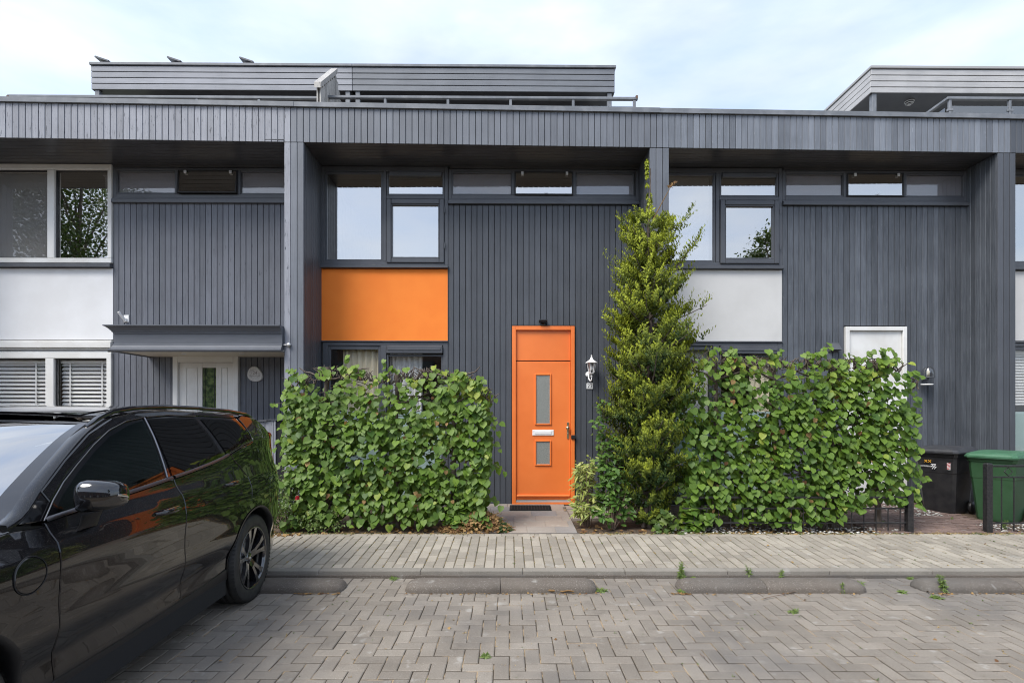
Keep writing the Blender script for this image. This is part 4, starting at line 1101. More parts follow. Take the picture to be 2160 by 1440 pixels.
fender = [(2.125, 1.09), (2.32, 1.103), (2.7, 1.055), (3.05, .985), (3.35, .89), (3.5, .80), (3.56, .70), (3.55, .5), (3.45, .28), (3.2, .25)] + [(FA[0] + AR * cos(R(a)), FA[1] + AR * sin(R(a))) for a in range(0, 181, 9)] + [(2.24, .34), (2.10, .36)] + list(reversed(A_SH))[1:-1]
pillar_zone = [(x, z) for x, z in ROOF if -.12 <= x] + [(2.26, 1.105), (2.13, 1.095)]
fr_glass = [(2.045, 1.135)] + [(1.95, 1.215), (1.80, 1.31), (1.62, 1.405), (1.44, 1.485), (1.25, 1.54), (1.075, 1.572), (1.10, 1.40), (1.13, 1.29), (1.155, bz(1.155) + .022)] + belt(1.2, 2.0, 6, .022)
rd_glass = [(1.035, 1.576), (.8, 1.583), (.52, 1.575), (.47, 1.47), (.43, 1.34), (.405, bz(.405) + .02)] + belt(.45, 1.09, 5, .02) + [(1.075, 1.35), (1.06, 1.47)]
q_glass = [(.455, 1.572), (.2, 1.565), (-.0, 1.545), (-.06, 1.50), (-.10, 1.42), (-.12, 1.385), (.05, 1.362), (.2, 1.327), (.345, 1.29), (.375, 1.37), (.41, 1.47)]
up_zone = [(x, z - .004) for x, z in ROOF if -.06 <= x <= 2.2] + [(2.24, 1.12), (2.135, bz(2.135) + .004)] + list(reversed(belt(-.14, 2.12, 16, .003)))[1:] + [(-.12, 1.46), (-.07, 1.53)]
body = None
def car_side(side):
    global body
    sd_ = 'left' if side > 0 else 'right'
    o = panel('front_wing', fender, 'car_paint', car, side)
    if side > 0:
        # round charging flap outline
        fp = [(2.30 + .075 * cos(R(a)) * (1 + .10 * cos(R(2 * a))), .915 + .078 * (abs(sin(R(a))) ** .8) * (1 if sin(R(a)) > 0 else -1)) for a in range(0, 360, 12)]
        panel('charging_flap', fp, 'car_paint', o, side, .0035, 0, .03, .006)
        P = [S(a, b, .0025) for a, b in offset_in(fp, -.003)]; m = MB(); m.tube(P + [P[0]], .0022, 5); m.build('flap_seam', 'backing', o)
    fd = panel('front_door', front_door, 'car_paint', car, side); rd = panel('rear_door', rear_door, 'car_paint', car, side)
    rq = panel('rear_quarter', rear_quarter, 'car_paint', car, side)
    up = panel('window_surround', up_zone, 'gloss_black', car, side, -.006, .002)
    ar = panel('side_arch', [(x, z + (.0)) for x, z in ROOF if 0 <= x <= 2.1] + [(2.05, 1.19), (1.86, 1.325), (1.62, 1.45), (1.35, 1.54), (1.1, 1.588), (.8, 1.60), (.4, 1.592), (.0, 1.572)], 'car_paint', car, side, .001, .0, .03, .012)
    for nm, pl, mt, pr in (('side_window', fr_glass, 'car_glass', fd), ('side_window', rd_glass, 'car_glass_dark', rd), ('side_window', q_glass, 'car_glass_dark', rq)):
        P = densify(pl, .03); vs, fs, rim = patch(P, lambda a, b: S(a, b, .001), .04, dens=False)
        uv = patch.uv
        if side < 0: vs = flip(vs); rim = flip(rim)
        m = MB(); m.add(vs, fs, .5, True); go = fixn(m.build(nm, mt, pr))
        smooth_normals(go, uv, lambda a, b: S(a, b, .001), side)
    # chrome line under the glass and dark seals round it
    for a_, b_, pr, lo in ((2.115, 1.10, fd, .006), (1.075, .33, rd, .006)):
        L_ = belt(a_, b_, 14, .010); m = MB(); vs = [S(x, z - .008, .010) for x, z in L_] + [S(x, z + .007, .010) for x, z in L_] + [S(x, z + .010, .0) for x, z in L_]
        if side < 0: vs = flip(vs)
        n = len(L_); m.add(vs, [(i + k * n, i + 1 + k * n, i + 1 + (k + 1) * n, i + (k + 1) * n) for i in range(n - 1) for k in range(2)], .5, True); m.build('belt_trim', 'satin_trim', pr)
    L_ = [(.33, 1.285), (.2, 1.315), (.05, 1.350), (-.12, 1.372), (-.135, 1.395)]
    for L2, pr in ((L_, rq), ([(2.125, 1.115), (2.03, 1.20), (1.93, 1.272), (1.80, 1.345), (1.62, 1.437), (1.44, 1.513), (1.25, 1.566), (1.06, 1.590)], fd), ([(1.04, 1.592), (.8, 1.603), (.5, 1.594)], rd)):
        P = [S(a, b, .004) for a, b in densify(L2, .05, False)]
        if side < 0: P = flip(P)
        m = MB(); m.tube(P, .0035, 5); m.build('trim_line', 'satin_trim', pr)
    P = [S(a, b, .004) for a, b in densify([(1.065, 1.585), (1.09, 1.46), (1.125, 1.32), (1.15, 1.20)], .04, False)]
    if side < 0: P = flip(P)
    m = MB(); m.tube(P, .007, 5); m.build('window_seal', 'satin_trim', fd)
    # sill cladding and wheel arch lips
    sl = [(2.27, .34), (2.10, .365), (1.6, .36), (1.05, .375), (.75, .382), (.44, .40), (.41, .33), (.44, .25), (.9, .235), (1.8, .235), (2.28, .25)]
    panel('sill', sl, 'cladding', car, side, .004, .001, .04, .05)
    for c in (RA, FA):
        m = MB(); n = 28; vs = []
        for i in range(n + 1):
            a = R(-8 + 196 * i / n)
            for r_, e_, dq in ((AR, .004, 0), (AR + .018, .006, 0), (AR, .004, .05), (AR - .002, 0, .30)):
                t, z = c[0] + r_ * cos(a), max(.22, c[1] + r_ * sin(a)); vs.append((.95 - qs(t, z) + e_ - dq, -t, z))
        if side < 0: vs = flip(vs)
        fs = []
        for i in range(n):
            for a, b in ((1, 0), (0, 2), (2, 3)): fs.append((i * 4 + a, (i + 1) * 4 + a, (i + 1) * 4 + b, i * 4 + b))
        m.add(vs, fs, .5, True); m.build('wheel_arch', 'cladding', car)
    # door handles
    for t0, t1, z, pr in ((1.39, 1.17, 1.005, fd), (.50, .28, 1.062, rd)):
        m = MB(); tt = [t0, t0 - .03, (t0 + t1) / 2, t1 + .03, t1]
        P = [S(tt[0], z, -.004), S(tt[1], z + .002, .030), S(tt[2], z + .004, .036), S(tt[3], z + .002, .030), S(tt[4], z, -.004)]
        if side < 0: P = flip(P)
        m.tube(P, [.010, .014, .016, .015, .010], 8); m.build('door_handle', 'car_paint', pr)
        m = MB(); P = [S(tt[1], z + .017, .030), S(tt[2], z + .020, .036), S(tt[3], z + .018, .030)]
        if side < 0: P = flip(P)
        m.tube(P, .004, 5); m.build('handle_trim', 'chrome', pr)
    # mirror
    mr = MB(); c = Vector(S(1.96, 1.20, .165)); rx_, ry_, rz_ = .098, .075, .084; n1, n2 = 12, 18; vs = []
    for i in range(n1 + 1):
        a = pi * i / n1
        for k in range(n2):
            b_ = 2 * pi * k / n2
            def se(v, p_=.5): return (abs(v) ** p_) * (1 if v > 0 else -1)
            x, y, z = -cos(a), sin(a) * cos(b_), sin(a) * sin(b_)
            x = se(x, .62); yy = se(y, .7); zz = se(z, .62 if z > 0 else .45)
            ax = Vector((x * rx_, max(yy, -2) * ry_, zz * rz_ * (1 - .16 * x) * (1 if zz > 0 else .82)))
            if ax.y > .03: ax.y = .03 + (ax.y - .03) * .3
            ax.y += .05 * (x * .5 + .5) ** 2
            vs.append(c + ax)
    vs = [tuple(v) for v in vs]
    if side < 0: vs = flip(vs)
    mr.add(vs, [(i * n2 + k, i * n2 + (k + 1) % n2, (i + 1) * n2 + (k + 1) % n2, (i + 1) * n2 + k) for i in range(n1) for k in range(n2)], .5, True)
    mo = fixn(mr.build('wing_mirror', 'gloss_black', car))
    m = MB(); P = [S(1.93, 1.035, -.01), S(1.93, 1.065, .03), S(1.965, 1.12, .10)]; 
    vs = []
    for p_, (hw, hd) in zip(P, ((.075, .02), (.06, .028), (.055, .035))):
        p_ = Vector(p_)
        for k in range(10):
            a = 2 * pi * k / 10; vs.append((p_.x + hd * cos(a), p_.y + hw * sin(a), p_.z + .01 * cos(a)))
    if side < 0: vs = flip(vs)
    m.add(vs, [(i * 10 + k, i * 10 + (k + 1) % 10, (i + 1) * 10 + (k + 1) % 10, (i + 1) * 10 + k) for i in range(2) for k in range(10)], .5, True)
    fixn(m.build('mirror_arm', 'cladding', mo))
    m = MB(); P = [tuple(c + Vector((.085, -.0, .01))), tuple(c + Vector((.100, .04, .0))), tuple(c + Vector((.092, .065, -.01)))]
    if side < 0: P = flip(P)
    m.tube(P, .009, 6); m.build('indicator', 'chrome', mo)
    # roof rail
    L_ = [(1.56, 1.535), (1.45, 1.585), (1.30, 1.628), (1.1, 1.652), (.8, 1.666), (.4, 1.660), (0, 1.637), (-.25, 1.612), (-.36, 1.580)]
    m = MB(); vs = []; Q = densify(L_, .06, False)
    for i, (t, z) in enumerate(Q):
        zr = spl(ROOF, t); q = qs(t, zr) + .035; dz = .018
        w_ = .020 if 0 < i < len(Q) - 1 else .012
        for dx, dh in ((-w_, -dz), (w_, -dz), (w_ * .8, .004), (0, .012), (-w_ * .8, .004)): vs.append((.95 - q + dx, -t, z + dh))
    if side < 0: vs = flip(vs)
    n = len(Q); m.add(vs, [(i * 5 + k, i * 5 + (k + 1) % 5, (i + 1) * 5 + (k + 1) % 5, (i + 1) * 5 + k) for i in range(n - 1) for k in range(5)], .5, True)
    m.add(vs[:5], [(0, 1, 2, 3, 4)]); m.add(vs[-5:], [(0, 1, 2, 3, 4)])
    rl = fixn(m.build('roof_rail', 'gloss_black', car))
    # tall tail lamp at the rear corner
    Lm = [(-.60, 1.43), (-.75, 1.315), (-.875, 1.205), (-.937, 1.11), (-.958, 1.0), (-.965, .86)]
    m = MB(); vs = []
    Q = densify(Lm, .04, False)
    for t, z in Q:
        q = qs(t, z); vs += [(.95 - q + .010, -t - .030, z - .014), (.95 - q + .014, -t + .002, z), (.95 - q - .03, -t + .016, z + .008), (.95 - q - .06, -t + .004, z)]
    if side < 0: vs = flip(vs)
    n = len(Q); m.add(vs, [(i * 4 + k, i * 4 + k + 1, (i + 1) * 4 + k + 1, (i + 1) * 4 + k) for i in range(n - 1) for k in range(3)], .5, True); m.build('tail_light', 'tail_red', car)
for s_ in (1, -1): car_side(s_)
# dark core that closes the shut lines and holds the floor
m = MB()
st = [(-.93, .30, 1.0), (-.43, .28, 1.30), (.42, .26, 1.22), (1.2, .26, 1.15), (2.1, .26, 1.06), (2.26, .26, 1.06)]
for (t0, z0, z1), (t1, _, z2) in zip(st[1:], st[2:]):
    pass
m.box(-.90, .90, -2.25, -.44, .20, .36)
for sx in (-1, 1):
    for t0, t1 in ((.46, 1.09), (1.09, 2.27)): m.box(sx * .84, sx * .868, -t1, -t0, .3, min(bz(t0), bz(t1)) - .035)
    m.box(sx * .55, sx * .56, -.45, .6, .25, 1.2); m.box(sx * .50, sx * .51, -3.3, -2.27, .25, .9)
    m.box(sx * .56, sx * .83, -.45, -.44, .3, 1.1); m.box(sx * .51, sx * .86, -2.28, -2.275, .3, 1.0)
    m.box(sx * .80, sx * .845, .0 - .44, .30, .84, 1.25)
m.build('floor_pan', 'backing', car)
# top surfaces between both flanks
def top_surface(name, ta, tb, n, zf, mat, nu=14, tshift=None, parent=None, drop=0, inset=0):
    m = MB(); vs = []
    for i in range(n + 1):
        t = ta + (tb - ta) * i / n; ze = spl(ROOF, t) if t < 2.3 else spl([(x, z) for x, z in fender[1:8]], t)
        q = qs(t, ze) + inset; hwid = .95 - q
        for k in range(-nu, nu + 1):
            u = k / nu; cz = zf(t, u); ts = tshift(t, u) if tshift else 0
            vs.append((hwid * u, -(t + ts), ze + cz + drop))
    w2 = 2 * nu + 1
    m.add(vs, [(i * w2 + k, i * w2 + k + 1, (i + 1) * w2 + k + 1, (i + 1) * w2 + k) for i in range(n) for k in range(w2 - 1)], .5, True)
    o = m.build(name, mat, parent or car)
    b = bmesh.new(); b.from_mesh(o.data); bmesh.ops.recalc_face_normals(b, faces=b.faces)
    if sum(f.normal.z for f in b.faces) < 0: bmesh.ops.reverse_faces(b, faces=b.faces)
    b.to_mesh(o.data); b.free(); return o
crown = lambda t, u: .038 * (1 - u * u) ** .8
roof = top_surface('roof', -.40, 1.40, 26, crown, 'car_paint', tshift=lambda t, u: .12 * (1 - u * u) * max(0, (t - .9) / .5))
# glass sunroof sheet lying a little proud
m = MB(); vs = []
for i in range(12):
    t = .30 + (1.36 - .30) * i / 11
    for k in range(-8, 9):
        u = k / 8 * .78; ze = spl(ROOF, t); q = qs(t, ze); vs.append(((.95 - q) * u, -(t + .12 * (1 - u * u) * max(0, (t - .9) / .5)), ze + crown(t, u) + .006))
m.add(vs, [(i * 17 + k, i * 17 + k + 1, (i + 1) * 17 + k + 1, (i + 1) * 17 + k) for i in range(11) for k in range(16)], .5, True); fixn(m.build('sunroof', 'gloss_black', roof))
m = MB(); m.tube([(0, .22, 1.66), (0, .28, 1.675), (0, .34, 1.64)], [.02, .028, .01], 8); m.build('aerial', 'gloss_black', roof)
sh = lambda t, u: (1 - abs(u) ** 2.4) * (.10 + .13 * (t - 1.42) / .85)
def ws(name, u0, u1, t0, t1, mat, lift, parent=None):
    m = MB(); vs = []; n, nu = 20, 26
    for i in range(n + 1):
        t = t0 + (t1 - t0) * i / n
        for k in range(nu + 1):
            u = u0 + (u1 - u0) * k / nu; ze = spl(ROOF, t); q = qs(t, ze) + .012
            vs.append(((.95 - q) * u, -(t + sh(t, u)), ze + .022 * (1 - u * u) + lift - .004 + .022 * max(0, (1.6 - t)) * 0))
    m.add(vs, [(i * (nu + 1) + k, i * (nu + 1) + k + 1, (i + 1) * (nu + 1) + k + 1, (i + 1) * (nu + 1) + k) for i in range(n) for k in range(nu)], .5, True)
    return fixn(m.build(name, mat, parent or car))
wsn = ws('windscreen', -1, 1, 1.42, 2.24, 'windscreen', 0)
# black printed border of the windscreen
ws('windscreen_border', .865, .985, 1.44, 2.22, 'frit', .003, wsn); ws('windscreen_border', -.985, -.865, 1.44, 2.22, 'frit', .003, wsn)
ws('windscreen_border', -.864, .864, 2.12, 2.22, 'frit', .003, wsn); ws('windscreen_border', -.864, .864, 1.44, 1.475, 'frit', .003, wsn)
for sx in (1, -1):
    m = MB(); P = []
    for i in range(22):
        t = 1.40 + (2.30 - 1.40) * i / 21; ze = spl(ROOF, t); q = qs(t, ze); P.append((t, ze, q))
    vs = []
    for t, ze, q in P: vs += [(sx * (.95 - q + .001), -t, ze - .012), (sx * (.95 - q - .006), -t, ze + .010), (sx * (.95 - q - .03), -(t + .012), ze + .016), (sx * (.95 - q - .062), -(t + .02), ze + .006)]
    m.add(vs, [(i * 4 + k, i * 4 + k + 1, (i + 1) * 4 + k + 1, (i + 1) * 4 + k) for i in range(21) for k in range(3)], .5, True); fixn(m.build('windscreen_pillar', 'car_paint', car))
# bonnet, bumpers, rear end
def hood_z(t, u):
    a = 1 - abs(u); base = .075 * (1 - (1 - min(1, a / .35)) ** 2) if a < .35 else .075
    return base + .02 * (1 - u * u)
bon = top_surface('bonnet', 2.30, 3.38, 22, hood_z, 'car_paint', 18, tshift=lambda t, u: .14 * (1 - u * u) * (1 if t > 2.4 else .9))
m = MB()
for sx in (1, -1):
    P = [(sx * .80 * 1, -(2.30 + .02), 1.148), (sx * .80, -2.6, 1.125), (sx * .77, -3.0, 1.055), (sx * .72, -3.3, .96)]
    m.tube(P, .0035, 5)
m.build('bonnet_seam', 'backing', bon)
m = MB(); vs = []; n = 24
for i in range(n + 1):
    u = -1 + 2 * i / n
    for t, z, hw in ((3.38, .99, .80), (3.60, .90, .80), (3.70, .70, .84), (3.72, .50, .86), (3.66, .30, .84), (3.5, .22, .80)):
        vs.append((hw * u, -(t + .10 * (1 - u * u) - .10 * u ** 6), z))
m.add(vs, [(i * 6 + k, i * 6 + k + 1, (i + 1) * 6 + k + 1, (i + 1) * 6 + k) for i in range(n) for k in range(5)], .5, True); fixn(m.build('front_bumper', 'car_paint', car))
m = MB(); m.cbox(-.42, .42, -3.83, -3.74, .45, .72, .02); m.build('grille', 'cladding', car)
m = MB(); vs = []
for i in range(n + 1):
    u = -1 + 2 * i / n
    for t, z in ((-.50, 1.49), (-.72, 1.335), (-.86, 1.205), (-.93, 1.10), (-.955, .9), (-.95, .65), (-.90, .45), (-.80, .30)):
        q = qs(t, z) + .05; vs.append(((.95 - q) * u, -(t - .07 * (1 - u ** 4)), z))
m.add(vs, [(i * 8 + k, i * 8 + k + 1, (i + 1) * 8 + k + 1, (i + 1) * 8 + k) for i in range(n) for k in range(7)], .5, True); fixn(m.build('tailgate', 'car_paint', car))
m = MB(); vs = []
for i in range(n + 1):
    u = -1 + 2 * i / n
    for t, z, hw in ((-.36, 1.62, .60), (-.50, 1.60, .58), (-.52, 1.58, .58)): vs.append((hw * u, -(t - .05 * (1 - u * u)), z + .02 * (1 - u * u)))
m.add(vs, [(i * 3 + k, i * 3 + k + 1, (i + 1) * 3 + k + 1, (i + 1) * 3 + k) for i in range(n) for k in range(2)], .5, True); m.build('roof_spoiler', 'gloss_black', car)
# interior
m = MB(); m.cbox(-.66, .66, -2.16, -1.72, .80, 1.02, .05); m.build('dashboard', 'seat', car)
wh = MB(); wh.tube([(.36 + .18 * cos(2 * pi * i / 24), -1.62 - .05 * sin(2 * pi * i / 24), 1.03 + .17 * sin(2 * pi * i / 24)) for i in range(25)], .014, 6, cap=False); wh.tube([(.36, -1.62, 1.03), (.36, -1.8, .98)], .03, 8); wh.tube([(.20, -1.62, 1.03), (.52, -1.62, 1.03)], .014, 6)
wh.build('steering_wheel', 'seat', car)
for x in (-.36, .36):
    m = MB(); m.cbox(x - .25, x + .25, -1.5, -.98, .5, .66, .05); m.hexa([(x - .24, -1.02, .64), (x + .24, -1.02, .64), (x - .24, -.90, .64), (x + .24, -.90, .64), (x - .20, -.86, 1.2), (x + .20, -.86, 1.2), (x - .20, -.76, 1.2), (x + .20, -.76, 1.2)]); m.cbox(x - .13, x + .13, -.86, -.74, 1.22, 1.40, .04); m.build('front_seat', 'seat', car)
m = MB(); m.cbox(-.62, .62, -.62, -.15, .5, .68, .05); m.hexa([(-.62, -.2, .66), (.62, -.2, .66), (-.62, -.05, .66), (.62, -.05, .66), (-.56, -.02, 1.22), (.56, -.02, 1.22), (-.56, .1, 1.22), (.56, .1, 1.22)]); m.build('rear_seat', 'seat', car)
for sx in (1, -1):
    m = MB(); m.tube([(sx * .70, -1.10, 1.12), (sx * .63, -1.06, 1.52)], .035, 8); m.build('inner_pillar', 'seat', car)
# number plate holder stays out of view; wheels
def wheel(t, side, steer=0):
    r = MB(); Rw = .372; hw = .125
    prof = [(.255, -hw + .01), (.30, -hw - .002), (.335, -hw), (.362, -hw + .012), (Rw, -hw + .035)]
    for g in (-.055, 0, .055): prof += [(Rw + .001, g - .006), (Rw - .008, g - .004), (Rw - .008, g + .004), (Rw + .001, g + .006)]
    prof += [(Rw, hw - .035), (.362, hw - .012), (.335, hw), (.30, hw + .004), (.272, hw - .004), (.262, hw - .014)]
    cx = side * (.95 - .018 - hw); o = (cx, -t, Rw)
    e = empty('wheel'); e.parent = car; e.location = (cx, -t, Rw); e.rotation_euler = (0, 0, steer if side > 0 else steer + pi)
    if side < 0: e.rotation_euler = (0, 0, pi)
    r.lathe(prof, 56, (0, 0, 0), 'x'); 
    # shoulder blocks
    for k in range(72):
        a = 2 * pi * k / 72; c_, s_ = cos(a), sin(a); a2 = a + .055
        for sg in (1, -1):
            x0, x1 = sg * (hw - .004), sg * (hw - .046)
            r.add([(x0, .364 * c_, .364 * s_), (x1, .3728 * c_, .3728 * s_), (x1, .3728 * cos(a2), .3728 * sin(a2)), (x0, .364 * cos(a2), .364 * sin(a2))], [(0, 1, 2, 3)])
            r.add([(x0 * .97, .3655 * c_, .3655 * s_), (x1, .3745 * c_, .3745 * s_), (x1, .3745 * cos(a2), .3745 * sin(a2)), (x0 * .97, .3655 * cos(a2), .3655 * sin(a2))], [(0, 1, 2, 3)])
    fixn(r.build('tyre', 'tyre', e))
    b = MB(); b.lathe([(.262, hw - .012), (.268, hw - .006), (.262, hw - .001), (.252, hw - .004), (.246, hw - .03), (.235, -hw + .02), (.255, -hw + .01)], 56, (0, 0, 0), 'x')
    fixn(b.build('rim_barrel', 'rim', e))
    b = MB(); cut = MB()
    for k in range(5):
        for sgn in (-1, 1):
            a0 = 2 * pi * k / 5 + pi / 2 + sgn * .09; a1 = 2 * pi * k / 5 + pi / 2 + sgn * .235
            rs = [(.035, a0 * 1.0, .028, hw - .045), (.10, a0 + (a1 - a0) * .35, .017, hw - .028), (.18, a0 + (a1 - a0) * .75, .016, hw - .014), (.255, a1, .026, hw - .008)]
            top = []; 
            for rr, aa, ww, xx in rs:
                d = Vector((0, cos(aa), sin(aa))); n_ = Vector((0, -sin(aa), cos(aa))); c_ = d * rr
                top.append([c_ + n_ * ww + Vector((xx, 0, 0)), c_ - n_ * ww + Vector((xx, 0, 0)), c_ - n_ * ww * .8 + Vector((xx - .035, 0, 0)), c_ + n_ * ww * .8 + Vector((xx - .035, 0, 0))])
            vs = [tuple(v) for q in top for v in q]
            b.add(vs, [(i * 4 + q, i * 4 + (q + 1) % 4, (i + 1) * 4 + (q + 1) % 4, (i + 1) * 4 + q) for i in range(3) for q in range(4)])
            # bright machined edge on one flank of each spoke
            ed = []
            for rr, aa, ww, xx in rs[1:]:
                d = Vector((0, cos(aa), sin(aa))); n_ = Vector((0, -sin(aa), cos(aa))) * sgn; c_ = d * rr
                ed += [tuple(c_ - n_ * (ww + .001) + Vector((xx - .002, 0, 0))), tuple(c_ - n_ * (ww * .82 + .001) + Vector((xx - .034, 0, 0)))]
            cut.add(ed, [(0, 1, 3, 2), (2, 3, 5, 4)])
    b.lathe([(.0, hw - .03), (.03, hw - .032), (.05, hw - .042), (.06, hw - .07), (.05, hw - .10)], 20, (0, 0, 0), 'x')
    for k in range(5):
        a = 2 * pi * (k + .5) / 5 + pi / 2; b.lathe([(0, hw - .035), (.009, hw - .036), (.009, hw - .055)], 8, (0, .043 * cos(a), .043 * sin(a)), 'x')
    fixn(b.build('spokes', 'rim', e)); cut.build('spoke_facet', 'rim_cut', e)
    b = MB(); b.lathe([(.0, hw - .028), (.018, hw - .0285), (.022, hw - .031)], 16, (0, 0, 0), 'x'); b.build('hub_cap', 'chrome', e)
    b = MB(); b.lathe([(.03, .0), (.17, .0), (.17, .02), (.03, .02)], 30, (0, 0, 0), 'x'); fixn(b.build('brake_disc', 'alu', e))
for t in (0, 2.72):
    for sd_ in (1, -1): wheel(t, sd_)
# ------------------------------------------------------------------ plants
def leafmat(name, c, c2, trans=.35, tint=.3, rough=.45, warm=None):
    m, nt, p = newmat(name); nt.nodes.remove(p); o = nt.nodes['Material Output']
    a = nd(nt, 'ShaderNodeAttribute', attribute_name='tint')
    r = nd(nt, 'ShaderNodeValToRGB'); e = r.color_ramp.elements
    e[0].color = (*c, 1); e[1].color = (*c2, 1); e[0].position = 0; e[1].position = .85
    if warm: x = e.new(.97); x.color = (*warm, 1); e[1].position = .8
    nt.links.new(a.outputs['Fac'], r.inputs[0])
    n = noise_n(nt, 60, 3); base = mixc(nt, ramp(nt, n, .35, .7, (0,) * 3, (.35,) * 3), r.outputs[0], tuple(x * .7 for x in c))
    b = nd(nt, 'ShaderNodeBsdfPrincipled'); b.inputs['Roughness'].default_value = rough; b.inputs['Specular IOR Level'].default_value = .4
    t = nd(nt, 'ShaderNodeBsdfTranslucent'); x = nd(nt, 'ShaderNodeMixShader'); x.inputs[0].default_value = trans
    k = nt.links.new; k(base, b.inputs['Base Color']); k(mixc(nt, 1, base, (1.25, 1.2, .5), 'MULTIPLY'), t.inputs[0]); k(b.outputs[0], x.inputs[1]); k(t.outputs[0], x.inputs[2]); k(x.outputs[0], o.inputs[0])
    return m
M['lime_leaf'] = leafmat('lime_leaf', (.056, .125, .015), (.195, .310, .040), .34, warm=(.34, .40, .06), rough=.5)
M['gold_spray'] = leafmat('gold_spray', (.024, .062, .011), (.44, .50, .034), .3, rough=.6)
M['dark_leaf'] = leafmat('dark_leaf', (.03, .06, .018), (.10, .17, .04), .25)
M['varieg_leaf'] = leafmat('varieg_leaf', (.12, .20, .03), (.48, .50, .16), .25)
M['fresh_leaf'] = leafmat('fresh_leaf', (.05, .12, .022), (.15, .26, .05), .3)
M['weed_leaf'] = leafmat('weed_leaf', (.06, .11, .025), (.19, .26, .06), .3)
M['tree_leaf'] = leafmat('tree_leaf', (.03, .06, .018), (.09, .14, .035), .25)
M['dead_leaf'] = leafmat('dead_leaf', (.13, .06, .025), (.42, .27, .11), .2, rough=.8)
M['straw'] = leafmat('straw', (.22, .14, .06), (.50, .38, .18), .2, rough=.9)
M['bark'] = pbr('bark', (.09, .07, .055), .9, (.16, .13, .11), 30, b=.8, bscale=60, stretch=(1, 1, .3))
M['twig'] = pbr('twig', (.13, .085, .06), .85, (.20, .15, .11), 30)
M['petal'] = leafmat('petal', (.35, .01, .02), (.55, .02, .04), .3)

HEART = [(0, -.04), (.26, -.13), (.47, .03), (.52, .30), (.40, .58), (.18, .80), (.0, 1.0), (-.18, .80), (-.40, .58), (-.52, .30), (-.47, .03), (-.26, -.13)]
def leaf_geo(outline, fold=.16, curl=.18, wob=.03, rn=rnd):
    """small leaf: x across, y from stalk to tip, z up; folded along the midrib"""
    n = len(outline); pts = [(x * (1 + rn.uniform(-wob, wob)), y, fold * abs(x) - curl * y * y * .5 + rn.uniform(-wob, wob) * .4) for x, y in outline]
    return ladder(pts, lambda y: -curl * y * y * .5 - .01)
def ladder(pts, fz):
    """outline from the stalk (first) round to the tip (middle) and back, split along the midrib"""
    n = len(pts); h = n // 2; vs = list(pts); mids = {0: 0, h: h}; fs = []
    for k in range(1, h):
        y = (pts[k][1] + pts[n - k][1]) / 2; mids[k] = len(vs); vs.append((0, max(pts[0][1] + .02, y), fz(max(0, y))))
    for k in range(h):
        a, b, r0, r1, l0, l1 = mids[k], mids[k + 1], k, k + 1, (n - k) % n, n - k - 1
        fs.append(tuple(dict.fromkeys((a, r0, r1, b)))); fs.append(tuple(dict.fromkeys((a, b, l1, l0))))
    return vs, [f for f in fs if len(f) > 2]
def place(geo, pos, nrm, tip, size):
    vs, fs = geo; z = Vector(nrm).normalized(); y = Vector(tip); y = (y - z * y.dot(z)); y = y.normalized() if y.length > 1e-4 else Vector((1, 0, 0)); x = y.cross(z)
    p = Vector(pos); return [tuple(p + (x * v[0] + y * v[1] + z * v[2]) * size) for v in vs], fs
LG = [leaf_geo(HEART, rnd.uniform(.02, .16), rnd.uniform(.05, .30), .035) for _ in range(10)]

